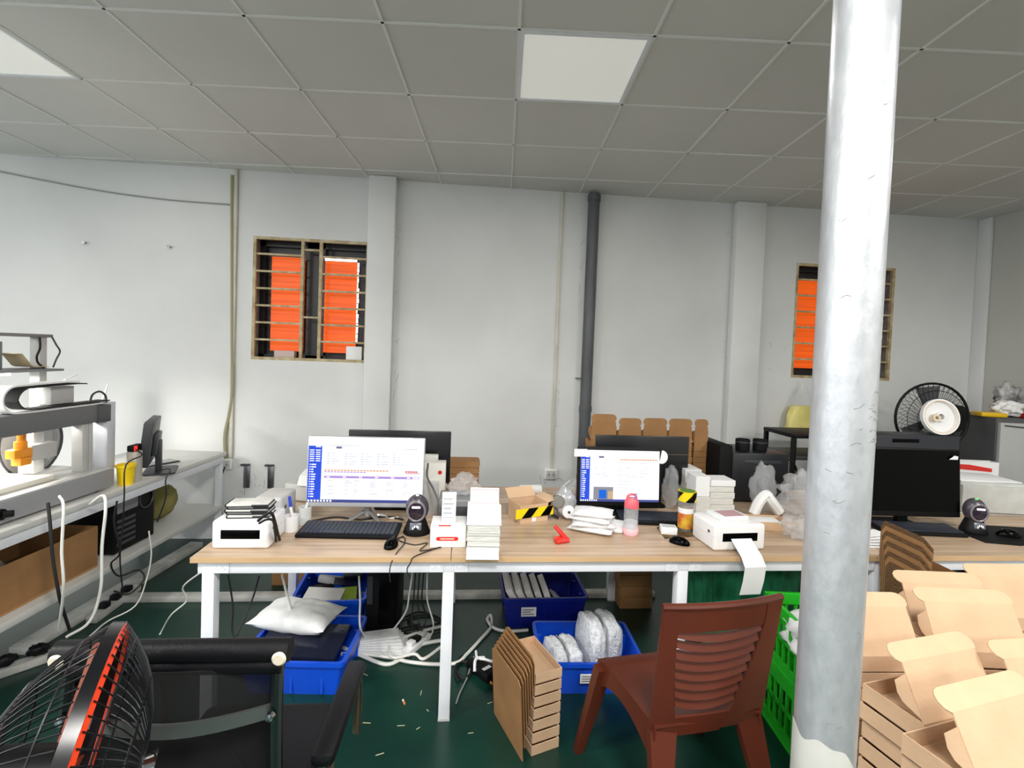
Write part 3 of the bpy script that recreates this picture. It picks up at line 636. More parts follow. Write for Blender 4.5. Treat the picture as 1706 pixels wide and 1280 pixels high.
for v in (.66, .69, .72, .75, .80, .83, .86):
    for u in (.17, .32, .40, .54, .68, .83):
        if rr.random() < .7: g.append((u, v, u + .02 + .05 * rr.random(), v + .008))
g += [(.14, .115, .45, .123), (.82, .155, .95, .163)]
marks(so, sw, sh, g, scr_grey, 'page_text'); marks(so, sw, sh, [(.235, .135, .285, .168)], scr_dk, 'page_tab')
marks(so, sw, sh, [(.14 + .028 * k, .495, .163 + .028 * k, .513) for k in range(20)] , scr_org, 'notice_text'); marks(so, sw, sh, [(.14 + .028 * k, .522, .163 + .028 * k, .538) for k in range(13)], scr_purple, 'notice_text')
marks(so, sw, sh, [(.14, .59, .97, .625)], scr_purple, 'table_header'); marks(so, sw, sh, [(.16 + .14 * k, .6, .19 + .14 * k, .615) for k in range(6)] + [(.91, .597, .965, .618)], scr_white, 'header_text', -.0032)
marks(so, sw, sh, [(.845 + .022 * k, .50, .864 + .022 * k, .522) for k in range(5)] + [(.845, .53, .97, .54)], scr_red, 'red_text')
p = on(1030, 862); k_ = mpp(p)
mt, so, sw, sh = monitor('computer_monitor', 'lit monitor with a small product photo above the pink bottle', p + Vector((0, 0, 0)), R(-1), 143 * k_, 97 * k_, 0.065, black, 'plate', -4, 0.017, 0.026, screen_m=scr_white)
sidebar(so, sw, sh, .12)
g = []
for v in (.24, .34, .38, .44, .47, .50):
    for u in (.18, .27, .46, .56, .63, .75):
        if rr.random() < .75: g.append((u, v, u + .03 + .08 * rr.random(), v + .008))
for v in (.60, .66, .72, .78, .84): g.append((.46, v, .56 + .2 * rr.random(), v + .007))
g += [(.14, .545, .98, .55), (.62, .2, .98, .206)]
marks(so, sw, sh, g, scr_grey, 'page_text'); marks(so, sw, sh, [(.225, .115, .29, .15)], scr_dk, 'page_tab')
marks(so, sw, sh, [(.50 + .034 * k, .165, .528 + .034 * k, .188) for k in range(14)], scr_org, 'notice_text')
marks(so, sw, sh, [(.165, .715, .415, .955)], emat('photo_ground', (150, 150, 156), .8), 'product_photo'); marks(so, sw, sh, [(.235, .77, .33, .94)], emat('photo_blue', (40, 110, 220), .8), 'photo_item', -.0033); marks(so, sw, sh, [(.35, .80, .415, .95)], emat('photo_tan', (206, 176, 140), .8), 'photo_item', -.0033)
p = on(1520, 880); k_ = mpp(p)
mt, so, sw, sh = monitor('computer_monitor', 'switched-off black monitor on the right-hand table', on(1512, 882), R(-3), 172 * k_, 112 * k_, 0.075, black, 'plate', -4, 0.01, 0.03)
b = B(); b.prism([(0, 0), (.05, 0.0), (.052, .018), (.03, .022)], 0, .0008, RX(90)); o = b.obj('sticker_remnant', paper, mt, smooth=0); o.location = (sw / 2 - .07, -.004, .075 + 112 * k_ - .055)
# monitors of the opposite desks, seen from behind
def back_monitor(label, px0, px1, pyt, Y, zb, stripe=False, rz=0, name='computer_monitor'):
    a = Wp(px0, pyt, Y); b = Wp(px1, pyt, Y); w_ = b.x - a.x; h = a.z - zb
    t = thing(name, label, 'monitor', ((a.x + b.x) / 2, Y, 0.7502), rz)
    B().box((-w_ / 2, 0, zb - .75), (w_ / 2, .018, a.z - .75), .004).obj('housing', mat('black_monitor_back', (20, 21, 25), .28), t)
    B().box((-w_ / 2 + .008, .0182, zb - .745), (w_ / 2 - .008, .0200, a.z - .757)).obj('screen', gloss, t, smooth=0)
    if stripe: B().box((-w_ / 2, -.0025, (zb - .75) + h * .62), (w_ / 2, 0.0, (zb - .75) + h * .62 + .006)).obj('silver_stripe', chrome, t, smooth=0)
    B().box((-w_ * .22, -.03, zb - .75 + h * .05), (w_ * .22, -.0002, zb - .75 + h * .42), .012).obj('rear_cover', mattblk, t)
    B().box((-.03, -.05, .008), (.03, -.0302, zb - .75 + h * .3), .006).obj('stand', mattblk, t); B().prism(rrect(.24, .17, .03), 0, .01, TR(0, -.04, 0)).obj('base', mattblk, t)
    return t
back_monitor('large black monitor back rising behind the left lit screen', 581, 752, 716, 2.88, 0.87)
back_monitor('black monitor back with thin silver stripe behind the right lit screen', 993, 1149, 725, 2.95, 0.86, True)
# ---- keyboards and mice
def keyboard(label, loc, rz, w_, d_):
    t = thing('keyboard', label, 'keyboard', loc, rz)
    B().box((-w_ / 2, -d_ / 2, 0), (w_ / 2, d_ / 2, .018), .005, RX(4)).obj('body', black, t)
    kb = B(); nx, ny = 21, 6; kx, ky = (w_ - .03) / nx, (d_ - .03) / ny
    for j in range(ny):
        for i in range(nx):
            if i in (15, 18) and False: continue
            if j == 0 and 4 < i < 10: continue
            kb.box((-w_ / 2 + .015 + i * kx + .0012, -d_ / 2 + .015 + j * ky + .0012, .018), (-w_ / 2 + .015 + (i + 1) * kx - .0012, -d_ / 2 + .015 + (j + 1) * ky - .0012, .025), 0, RX(4))
        if j == 0: kb.box((-w_ / 2 + .015 + 5 * kx, -d_ / 2 + .0162, .018), (-w_ / 2 + .015 + 10 * kx - .002, -d_ / 2 + .015 + ky - .0012, .025), 0, RX(4))
    stuff(kb.obj('keys', mat('key_plastic', (46, 50, 60), .45), t, smooth=0)); return t
keyboard('black keyboard under the left lit monitor', on(584, 886, TZ + .006), R(-3), .47, .165)
keyboard('black keyboard under the right lit monitor behind the pink bottle', on(1085, 866, TZ + .006), R(-6), .40, .16)
keyboard('black keyboard in front of the switched-off monitor', on(1525, 884, TZ + .006), R(-6), .45, .15)
def mouse(label, loc, rz, s=1.0):
    t = thing('computer_mouse', label, 'mouse', loc, rz); b = B()
    bmesh.ops.create_uvsphere(b.bm, u_segments=20, v_segments=12, radius=1)
    for v in b.bm.verts: v.co = Vector((v.co.x * .032 * s * (1 - .12 * v.co.y), v.co.y * .056 * s, max(v.co.z, -.05) * .036 * s + .002))
    b.obj('shell', gloss, t)
    w = B(); w.cyl((-.004, .03 * s, .029 * s), (.004, .03 * s, .029 * s), .008 * s, seg=12); w.obj('wheel', darkgrey, t); return t
mouse('black mouse in front of the left keyboard', on(652, 910), R(-8), .95); mouse('black mouse beside the small white box', on(1132, 906), R(55), .9); mouse('black mouse on the dark pad by the right scanner', on(1680, 893, TZ + .004), R(70), 1.0)
def pad(label, pts, m):
    P = [on(*q) for q in pts]; b = B(); b.prism([(v.x, v.y) for v in P], TZ, TZ + .003); return tag(b.obj('mouse_pad', m, smooth=0), label, 'mouse pad')
pad('dark patterned mouse pad between pink bottle and label printer', [(1108, 898), (1172, 893), (1178, 872), (1120, 868), (1094, 880)], mat('dark_print_pad', (30, 29, 30), .8, c2=(120, 92, 40), vscale=30))
pad('black mouse pad at the right edge of the right table', [(1604, 890), (1642, 905), (1700, 910), (1790, 905), (1800, 885), (1640, 876)], mattblk)
# ---- barcode scanners
def scanner(label, loc, rz, s, glow):
    t = thing('barcode_scanner', label, 'scanner', loc, rz)
    B().lathe([(0, 0), (.062, 0), (.064, .008), (.056, .03), (.044, .062), (.04, .075), (0, .075)], seg=28, M=Matrix.Diagonal((s, s * .9, s, 1))).obj('base', black, t)
    b = B(); b.cbox((0, -.052 * s, .034 * s), (.055 * s, .006, .034 * s), .003, RX(-14)); b.obj('badge_panel', mat('scanner_badge', (96, 100, 112), .25), t)
    l = B()
    for k, (x, zz) in enumerate(((-.012, .026), (-.004, .034), (.006, .034), (.013, .03))): l.cbox((x * s, -.0565 * s, zz * s), (.006 * s, .002, .011 * s), 0, RX(-14))
    stuff(l.obj('badge_mark', white_pl, t, smooth=0))
    h = B(); bmesh.ops.create_uvsphere(h.bm, u_segments=28, v_segments=18, radius=1)
    for v in h.bm.verts: v.co = Vector((v.co.x * .055 * s, v.co.y * .042 * s, v.co.z * .066 * s + .122 * s))
    h.obj('head', mat('scanner_shell', (66, 62, 70), .3), t)
    r = B(); r.tube([(.041 * s * math.cos(R(a)), (-.036 - .0) * s, .116 * s + .046 * s * math.sin(R(a))) for a in range(0, 360, 15)], .006 * s, 6, closed=True); r.obj('window_ring', mat('scanner_ring', (120, 112, 118), .3), t)
    wv = B(); wv.lathe([(0, 0), (.040 * s, 0), (.034 * s, .010 * s), (0, .014 * s)], seg=28, M=TR(0, -.032 * s, .116 * s) @ RX(90)); wv.obj('window', mat('scanner_window', (44, 34, 46), .08), t)
    B().cbox((0, -.047 * s, .138 * s), (.040 * s, .004, .010 * s), .0015).obj('light_bar', emat('scanner_glow_' + glow, (255, 236, 255), 1.6), t)
    B().cbox((0, -.012 * s, .186 * s), (.014 * s, .01 * s, .006 * s), .002).obj('status_light', emat('status_' + glow, (110, 240, 120) if glow == 'green' else (240, 250, 240), 1.2), t)
    return t
scanner('black desktop barcode scanner beside the left keyboard', on(694, 888), R(-2), 1.02, 'white'); scanner('black desktop barcode scanner with green light on the right table', on(1621, 886, TZ + .0035), R(-14), 1.0, 'green')
# ---- label printers
def printer(label, loc, rz, w_, d_, h, slot_m=gloss, slot=(.16, .84, .36, .68), name='label_printer', m=white_pl):
    t = thing(name, label, 'printer', loc, rz)
    B().box((-w_ / 2, -d_ / 2, 0), (w_ / 2, d_ / 2, h), .014, None, 3).obj('housing', m, t)
    B().box((-w_ / 2 + w_ * slot[0], -d_ / 2 - .0015, h * slot[2]), (-w_ / 2 + w_ * slot[1], -d_ / 2 + .01, h * slot[3]), .002).obj('slot', slot_m, t)
    B().box((-w_ / 2 - .0006, -d_ / 2 + .004, h * .52), (w_ / 2 + .0006, d_ / 2 - .01, h * .526)).obj('lid_seam', lightgrey, t, smooth=0)
    B().box((w_ / 2 - .001, -d_ / 2 + .04, h * .6), (w_ / 2 + .0015, -d_ / 2 + .055, h * .7)).obj('latch', darkgrey, t, smooth=0)
    B().box((-w_ / 2 - .0015, -d_ / 2 + .04, h * .6), (-w_ / 2 + .001, -d_ / 2 + .055, h * .7)).obj('latch', darkgrey, t, smooth=0); return t
p = on(352, 915); q = on(447, 916); d_ = .20
ph = .125; pw = q.x - p.x
printer('white label printer with dark slot under a pile of black-edged pads', Vector(((p.x + q.x) / 2, (p.y + q.y) / 2 + d_ / 2, TZ)), R(0), pw, d_, ph)
c0 = Vector(((p.x + q.x) / 2 + .01, (p.y + q.y) / 2 + d_ / 2 - .01, TZ + ph + .001))
for k in range(5):
    t = thing('note_pad', 'white pad with black edge, %s in the pile on the left printer' % ['lowest', 'second lowest', 'middle', 'second highest', 'topmost'][k], 'pad', c0 + Vector((rr.uniform(-.006, .006), rr.uniform(-.006, .006), k * .0125)), R(rr.uniform(-5, 5)), 'pads piled on the left printer')
    B().box((-.085, -.05, .0025), (.085, .05, .0105), .001).obj('sheets', paper2, t); B().box((-.088, -.053, 0), (.088, .053, .0025)).obj('backing', mattblk, t, smooth=0); B().box((-.0885, -.053, .0025), (-.0852, .053, .0115)).obj('binding', mattblk, t, smooth=0)
    B().box((.02, -.0535, .003), (.088, -.0505, .0095)).obj('label_edge', darkgrey, t, smooth=0)
cable('bunched black cords over the grey printer at left', [on(430, 868, TZ + .18), on(440, 860, TZ + .21), on(452, 855, TZ + .22), on(458, 870, TZ + .15), on(463, 890, TZ + .06), on(466, 900, TZ + .01)], .006, kc)
cable('second black cord looped over the pile of black-edged pads', [on(432, 872, TZ + .17), on(444, 866, TZ + .20), on(455, 868, TZ + .17), on(458, 886, TZ + .09), on(460, 902, TZ + .01)], .005, kc)
p = on(447, 884); printer('grey label printer standing behind the white one at the left end', p + Vector((.0, .09, 0)), R(-4), .13, .18, .16, darkgrey, (.55, .8, .1, .3), m=lightgrey)
tag(B().ribbon([(0, 0), (.02, .05), (.07, .075), (.14, .08), (.2, .10)], -.08, .08, .002).obj('paper_sheet', paper, loc=on(492, 862) + Vector((0, .22, .10)), rz=R(-20)), 'white curled paper sheet behind the left marker pot', 'paper')
t = printer('grey box-shaped device behind the left marker pot', on(470, 850) + Vector((.04, .22, 0)), R(-15), .16, .14, .10, darkgrey, (.1, .3, .1, .2), m=lightgrey)
# marker pots
def pot(label, px, py, r, h, m=white_pl):
    t = thing('marker_pot', label, 'pot', on(px, py)); B().lathe([(0, 0), (r, 0), (r, h), (r - .005, h), (r - .005, .01), (0, .01)], seg=28).obj('pot', m, t); return t
pot('white round marker pot beside the left printer', 485, 884, .033, .075)
pot('pale cup standing behind the marker pot', 507, 872, .033, .085, mat('pale_cup', (214, 218, 214), .3))
def pen(label, a, b, r, body, capm):
    a, b = Vector(a), Vector(b); t = thing('marker_pen', label, 'pen', a); d = b - a
    B().cyl((0, 0, 0), d * .68, r, seg=12).obj('barrel', body, t); B().cyl(d * .68, d, r * 1.15, r, seg=12).obj('cap', capm, t)
p = on(485, 884) + Vector((0, 0, .0115)); pen('marker pen with blue cap leaning in the white pot', p + Vector((.012, 0, 0)), p + Vector((-.012, .0, .155)), .007, white_pl, mat('blue_cap', (50, 70, 190), .4))
p = on(507, 872) + Vector((0, 0, .0115)); pen('white marker pen leaning in the pale cup', p + Vector((-.015, -.0, 0)), p + Vector((.03, .012, .145)), .008, white_pl, mat('pale_cap', (214, 218, 206), .4))
# ---- receipt box, label piles
p = on(716, 913); q = on(776, 912); w_ = q.x - p.x
t = thing('paper_box', 'white box with red slot handle beside the left scanner', 'box', Vector(((p.x + q.x) / 2, p.y + .075, TZ)), R(0))
B().box((-w_ / 2, -.075, 0), (w_ / 2, .075, .098), .004).obj('carton', white_pl, t)
b = B(); b.prism(rrect(.10, .017, .008), 0, .0015, TR(-.004, -.0755, .042) @ RX(90)); b.obj('red_slot', red, t); B().prism(rrect(.065, .006, .003), 0, .0015, TR(-.004, -.077, .042) @ RX(90)).obj('slot_opening', mat('pale_pink', (240, 190, 180), .6), t)
B().box((-.045, -.072, .0982), (.01, -.062, .101)).obj('red_strip', red, t, smooth=0)
pz = Vector(((p.x + q.x) / 2, p.y, TZ))
t = thing('receipt_strip', 'white printed receipt strip standing up from the red-slot box', 'receipt', pz + Vector((.0, .05, .0995)))
B().ribbon([(0, 0), (.012, .05), (.018, .10), (.03, .135)], -.035, .03, .0006).obj('strip', paper, t)
b = B()
for k in range(5): b.box((-.028, -.001 + .0015 * k + .004, .02 + .022 * k), (.02 - .006 * (k % 3), .0005 + .0015 * k + .004, .0225 + .022 * k))
stuff(b.obj('print', mat('faint_print', (150, 160, 170), .8), t, smooth=0))
t = printer('dark grey printer behind the red-slot box', Vector(((p.x + q.x) / 2 + .045, p.y + .35, TZ)), R(0), .21, .18, .145, darkgrey, (.25, .9, .1, .75), m=midgrey)
o = B().blob((0, 0, .05), (.075, .06, .055), 11, .45, 3, 2.0, floor=0).obj('plastic_bag', film, loc=Vector(((p.x + q.x) / 2 + .06, p.y + .35, TZ + .1455))); tag(o, 'crumpled clear plastic bag on the dark grey printer', 'bag')
wp = Wp(722, 800, 2.72)
t = thing('carton', 'white carton with a red dot beside the lit left monitor', 'box', (wp.x - .01, 2.72, TZ)); B().box((-.055, 0, 0), (.075, .09, .275), .003).obj('box', mat('offwhite_card', (226, 224, 216), .6), t)
B().lathe([(0, 0), (.011, 0), (.011, .002)], seg=16, M=TR(.045, -.0002, .225) @ RX(90)).obj('red_dot', red, t); B().box((-.055, .01, .2755), (.03, .085, .31), .004).obj('paper_bundle', paper2, t)
t = thing('carton', 'pale grey carton behind the left scanner', 'box', on(708, 868) + Vector((0, .10, 0))); B().box((-.07, 0, 0), (.06, .05, .18), .003).obj('box', lightgrey, t); B().box((-.07, -.001, .0), (-.055, 0, .18)).obj('tape', paper, t, smooth=0)
cable('grey cable running down beside the carton with red dot', [Wp(713, 772, 2.66), Wp(712, 795, 2.66), Wp(722, 815, 2.6), Wp(731, 840, 2.5), Wp(732, 868, 2.45)], .006, mat('mid_grey_cable', (96, 96, 96), .6))
cable('black thin cables looped on the table by the left mouse', [on(672, 893, TZ + .004), on(664, 900, TZ + .004), on(690, 908, TZ + .004), on(712, 905, TZ + .004), on(700, 918, TZ + .004), on(734, 912, TZ + .004), on(720, 916, TZ + .004), on(690, 928, TZ + .004), Wp(684, 938, TF - .008), Wp(678, 950, TF - .01), Wp(684, 965, TF - .004)], .0025, kc)
cable('black mouse cable dropping over the table edge', [on(655, 900, TZ + .004), on(672, 895, TZ + .004), on(674, 905, TZ + .004), on(662, 920, TZ + .004), Wp(652, 938, TF - .008), Wp(649, 955, TF - .01), Wp(650, 970, TF - .005)], .0025, kc)
cable('black video cable behind the left keyboard', [on(520, 868, TZ + .006), on(560, 862, TZ + .006), on(600, 866, TZ + .006), on(640, 861, TZ + .006), on(672, 866, TZ + .006)], .005, kc)
cable('white cable standing behind the left lit monitor', [on(630, 858, TZ + .09), on(642, 860, TZ + .05), on(648, 864, TZ + .008), on(664, 862, TZ + .008)], .005, wc)
# fan-fold labels
p = on(777, 924); q = on(833, 925)
t = thing('label_stack', 'tall stack of white fan-fold labels at the table front', 'labels', Vector(((p.x + q.x) / 2, (p.y + q.y) / 2 + .06, TZ)), R(-2))
b = B(); n = 11
for k in range(n): b.box((-.072 + rr.uniform(-.003, .003), -.055 + rr.uniform(-.004, .004), .0 + k * .0118), (.072 + rr.uniform(-.003, .003), .055, .0112 + k * .0118))
b.obj('folded_sheets', paper2, t, smooth=0); Hs = n * .0118
B().ribbon([(-.056, Hs), (-.02, Hs + .02), (.04, Hs + .055), (.075, Hs + .065), (.085, Hs + .055)], -.076, .07, .001).obj('top_sheet', paper, t)
B().ribbon([(.06, Hs + .05), (.065, Hs + .075), (.08, Hs + .115), (.10, Hs + .125), (.115, Hs + .11)], -.066, .068, .001).obj('standing_sheet', paper, t)
b = B()
for k in range(9): b.box((-.06 + .014 * k, .058, Hs + .0632), (-.054 + .014 * k, .063, Hs + .067)); b.box((-.055 + .0135 * k, .0815, Hs + .118), (-.050 + .0135 * k, .0845, Hs + .124))
stuff(b.obj('perforation', mat('pink_mark', (222, 170, 170), .8), t, smooth=0))
B().ribbon([(-.115, .0), (-.075, .012), (-.056, .03)], -.072, .07, .001).obj('loose_end', paper, t)
B().ribbon([(-.056, Hs), (-.02, Hs + .0), (.06, Hs + .045)], .0705, .078, .02).obj('side_roll', paper, t)
# taped open carton
p = on(843, 868); q = on(878, 878); r_p = on(915, 862)
t = thing('cardboard_box', 'small open cardboard box with yellow and black hazard tape', 'box', (q + on(880, 850)) / 2 + Vector((.0, .0, 0)), R(22)); t.location.z = TZ
cb = B(); wx, wy, hz = .085, .07, .095
for v in ((-wx, -wy, -wx + .004, wy), (wx - .004, -wy, wx, wy), (-wx + .004, -wy, wx - .004, -wy + .004), (-wx + .004, wy - .004, wx - .004, wy)): cb.box((v[0], v[1], .004), (v[2], v[3], hz))
cb.box((-wx, -wy, 0), (wx, wy, .004)); cb.obj('carton', card, t, smooth=0)
B().box((-wx, 0, 0), (wx, .07, .004), 0, TR(0, wy, hz) @ RX(40)).obj('flap', card, t, smooth=0); B().box((0, -wy, 0), (.06, wy, .004), 0, TR(wx - .004, 0, hz) @ RY(-15)).obj('flap', card, t, smooth=0)
def hazard(name, parent, w_, h, y, z0, n=4, M=None, ang=.9):
    a = B(); a.box((-w_ / 2, y - .002, z0), (w_ / 2, y, z0 + h), 0, M); a.obj(name, yellow, parent, smooth=0)
    for k in range(n):
        x = -w_ / 2 + w_ * (k + .3) / n; s = w_ / n * .5; sl = h * ang
        pts = [(max(-w_ / 2, min(w_ / 2, u)), v) for u, v in ((x, z0), (x + s, z0), (x + s + sl, z0 + h), (x + sl, z0 + h))]
        B().prism(pts, 0, .0012, (M if M is not None else Matrix()) @ TR(0, y - .002, 0) @ RX(90)).obj('black_stripe', gloss, parent, smooth=0)
hazard('hazard_tape', t, wx * 2 + .06, .05, -wy - .004, .03, 2, RZ(0)); 
B().box((-.015, -wy - .0012, .005), (.012, -wy, .03)).obj('label', paper, t, smooth=0)
o = B().cyl((-.07, 0, .03), (.07, .02, .03), .03, seg=20).obj('foam_roll', foam, loc=on(884, 826) + Vector((.0, .02, 0))); tag(o, 'white foam roll lying behind the hazard-taped box', 'roll')
# grey mask-like gadget in a clear bag
p = on(940, 862)
t = thing('respirator_mask', 'silver-grey mask with white round filter left of the second lit screen', 'mask', p)
b = B(); b.blob((0, 0, .085), (.06, .05, .085), 2, .12, 3, 1.5, floor=0); b.obj('face_piece', mat('silver_mask', (176, 178, 180), .25, .3), t)
B().lathe([(0, 0), (.035, 0), (.035, .012), (.030, .018), (0, .018)], seg=28, M=TR(.012, -.045, .045) @ RX(80)).obj('filter', white_pl, t)
B().lathe([(0, 0), (.007, 0), (.007, .003), (0, .003)], seg=12, M=TR(.012, -.063, .048) @ RX(80)).obj('filter_hub', darkgrey, t)
B().lathe([(0, 0), (.034, 0), (.032, .014), (0, .014)], seg=28, M=TR(-.042, -.035, .10) @ RZ(-30) @ RX(80)).obj('filter', mat('grey_filter', (120, 118, 112), .5), t)
B().tube(smoothpath([(-.05, .0, .12), (-.085, .0, .08), (-.08, -.02, .03), (-.04, -.04, .008)]), .008).obj('strap', rubber, t)
b = B()
def bagf(u, v):
    x = -.12 + .20 * u + .05 * v; z = .02 + .26 * v * (0.25 + .75 * u); return Vector((x, .06 + .02 * math.sin(7 * u + 5 * v) + .012 * noise.noise(Vector((u * 6, v * 6, 1))), z))
b.grid(bagf, 14, 12); b.solid(.001); o = b.obj('plastic_bag', film_lt, loc=p); tag(o, 'thin clear plastic bag hanging beside the second lit screen', 'bag')
# red clamp
p = on(936, 905); t = thing('spring_clamp', 'red plastic clip lying on the table front', 'clip', p, R(20))
b = B(); b.tube([(-.035, -.005, .012), (.0, .0, .014), (.035, -.01, .012)], [.012, .016, .010], 8); b.tube([(-.025, .03, .075), (-.005, .01, .05), (.025, -.005, .015)], [.009, .012, .012], 8); b.obj('jaw', red, t)
B().tube([(-.03, .025, .012), (.0, .02, .016), (.03, .005, .012)], [.010, .014, .009], 8).obj('handle', mat('red_gloss', (226, 70, 56), .2), t); B().tube([(-.012, .018, .06), (.006, .006, .045), (.02, -.002, .03)], .004, 6).obj('spring', chrome, t)
# white foam pouch
p = on(986, 884)
for k, (dx, rz_, lw) in enumerate(((0, -28, 'lowest'), (.006, -12, 'second'), (-.004, -30, 'third'), (.004, -18, 'topmost'))):
    b = B(); b.pillow(.23 - .008 * k, .15, .036, None, 14, k * 3.1, .05); o = b.obj('foam_pouch', mat('translucent_foam', (236, 236, 236), .45, var=.06, vscale=12), loc=p + Vector((dx, 0, .026 * k)), rz=R(rz_), smooth=60); tag(o, 'white padded pouch, %s of the pile before the second screen' % lw, 'pouch', 'padded pouches before the second screen')
tag(B().box((-.11, -.08, 0), (.11, .08, .02), .006).obj('foam_sheet', foam, loc=on(1000, 880) + Vector((.02, .03, 0)), rz=R(-22)), 'white foam sheet under the right side of the foam pouch', 'sheet')
# pink bottle
p = on(1050, 890); t = thing('water_bottle', 'clear water bottle with pink lid and pink base', 'bottle', p)
pink = mat('pink_plastic', (222, 96, 108), .35); pinkc = filmmat('pink_clear', (240, 150, 160), .25)
B().lathe([(0, 0), (.036, 0), (.040, .006), (.0405, .03), (.0385, .034)], seg=28).obj('base', mat('pale_pink_base', (244, 190, 196), .3), t)
B().lathe([(.0385, .034), (.036, .08), (.0365, .135), (.034, .14)], seg=28, cap=False).obj('body', film_lt, t); B().lathe([(0, .036), (.034, .036), (.033, .068), (0, .068)], seg=28).obj('water', filmmat('water', (225, 235, 240), .6, .05), t)
B().lathe([(.035, .138), (.037, .14), (.036, .168), (.026, .185), (0, .186)], seg=28).obj('lid', pink, t)
B().tube(smoothpath([(-.024, 0, .178), (-.02, 0, .197), (.0, 0, .205), (.02, 0, .197), (.025, 0, .178)]), .006).obj('handle', pink, t); B().tube([(.014, -.01, .18), (.016, -.012, .212)], .005).obj('spout', mat('lilac_spout', (150, 130, 190), .4), t)
# note and clip mirror on the monitor
mp_ = on(1030, 862); 
a = Wp(957, 748, mp_.y - .012); b_ = Wp(978, 761, mp_.y - .012); tag(B().box((a.x, mp_.y - .014, b_.z), (b_.x, mp_.y - .0125, a.z)).obj('sticky_note', paper, smooth=0), 'white note stuck on the upper left corner of the second screen', 'note')
a = Wp(1103, 762, mp_.y); t = thing('clip_mirror', 'small round white clip-on mirror at the right screen corner', 'mirror', a, R(0))
B().lathe([(0, -.004), (.036, -.004), (.038, 0), (.036, .004), (0, .004)], seg=24, M=RZ(-62) @ RX(78)).obj('disc', white_pl, t); B().tube([(-.0, 0, -.02), (-.012, .01, -.035)], .005).obj('arm', white_pl, t)
o = B().blob((0, 0, .12), (.05, .05, .125), 21, .3, 3, 2.0, floor=0).obj('plastic_bag', film, loc=on(1118, 852) + Vector((.02, .06, 0))); tag(o, 'clear plastic bag at the right side of the second screen', 'bag')
# jar and tape, white box
p = on(1141, 884); t = thing('snack_jar', 'clear jar with red and yellow label beside the white label pile', 'jar', p)
B().lathe([(0, 0), (.036, 0), (.038, .01), (.038, .135), (.034, .145)], seg=28, cap=False).obj('jar', film_lt, t); B().lathe([(.0386, .018), (.0386, .125)], seg=28, cap=False).obj('label', mat('jar_label', (196, 70, 46), .5, c2=(232, 196, 60), vscale=22), t)
B().lathe([(.0389, .098), (.0389, .125)], seg=28, cap=False).obj('label_band', paper, t); B().lathe([(0, .1455), (.041, .1455), (.041, .16), (0, .16)], seg=28).obj('lid', midgrey, t)
t = thing('tape_roll', 'roll of yellow and black hazard tape on the jar', 'tape', p + Vector((.004, 0, .1605)))
B().lathe([(.022, 0), (.047, 0), (.047, .05), (.022, .05), (.022, 0)], seg=32).obj('roll', yellow, t)
b = B()
for k in range(3):
    for s in range(6):
        a0 = R(120 * k + 9 * s); a1 = a0 + R(11); z0, z1 = .05 * s / 6, .05 * (s + 1) / 6; r0 = .0475
        for aa in range(5):
            u0, u1 = a0 + R(11) * aa, a0 + R(11) * (aa + 1); q = [b.bm.verts.new((r0 * math.cos(u), r0 * math.sin(u), z)) for u, z in ((u0, z0), (u1, z0), (u1, z1), (u0, z1))]; b.bm.faces.new(q)
b.obj('black_stripe', gloss, t, smooth=0); B().lathe([(.0, .0502), (.04, .0502), (.04, .052), (0, .052)], seg=24).obj('green_disc', mat('leaf_green', (90, 130, 50), .6), t)
t = thing('small_box', 'small white open box on the dark patterned pad', 'box', on(1113, 888, TZ + .0032), R(-12)); 
b = B(); b.box((-.04, -.03, 0), (.04, .03, .036), .003); b.obj('tray', white_pl, t); B().box((-.034, -.024, .0361), (.034, .024, .0372)).obj('inset', lightgrey, t, smooth=0)
# white label piles near the second printer
def pile(label, px0, px1, py, h, d_, dy=0, n=5, rz=0, cap=True):
    a, c = on(px0, py), on(px1, py); w_ = c.x - a.x
    t = thing('label_stack', label, 'labels', Vector(((a.x + c.x) / 2, (a.y + c.y) / 2 + d_ / 2 + dy, TZ)), rz, 'label piles by the second printer'); dz = h / n
    for k in range(n):
        ox, oy = rr.uniform(-.004, .004), rr.uniform(-.004, .004)
        B().box((-w_ / 2 + ox, -d_ / 2 + oy, k * dz), (w_ / 2 + ox, d_ / 2 + oy, (k + 1) * dz - .0015), .002, seg=1).obj('bundle', paper2 if k < n - 1 else paper, t)
    return t
pile('tall pile of white label bundles right behind the second printer', 1190, 1231, 868, .215, .13, .06, 6)
t = pile('upright white label bundle left in the pile by the jar', 1166, 1190, 868, .235, .12, .06, 2)
pile('flatter white label pile behind the jar', 1152, 1180, 850, .22, .16, .1, 5)
# second printer
p = on(1190, 917); q = on(1272, 919); w_ = q.x - p.x + .03
pl = Vector(((p.x + q.x) / 2 - .004, (p.y + q.y) / 2 + .10, TZ))
printer('white label printer feeding a long label over the table edge', pl, R(4), w_, .20, .125)
t = thing('label_strip', 'blank white label strip hanging from the second printer over the edge', 'labels', pl, R(4))
yf = TF - pl.y
B().ribbon([(-.098, .062), (-.112, .05), (-.145, .03), (yf - .02, .006), (yf - .05, -.03), (yf - .04, -.10), (yf - .02, -.17)], -.048, .058, .001).obj('strip', paper, t)
t = thing('label_pad', 'flat stack of pink-marked labels on top of the second printer', 'labels', pl + Vector((.0, .01, .126)), R(8)); B().box((-.075, -.06, 0), (.075, .06, .02), .002).obj('sheets', paper, t); B().box((-.05, -.05, .0202), (.06, .035, .0215)).obj('print', mat('pink_print', (186, 150, 158), .7), t, smooth=0)
cable('thin black cable along the left side of the second printer', [on(1160, 884, TZ + .003), on(1172, 895, TZ + .003), on(1190, 908, TZ + .003)], .003, kc)
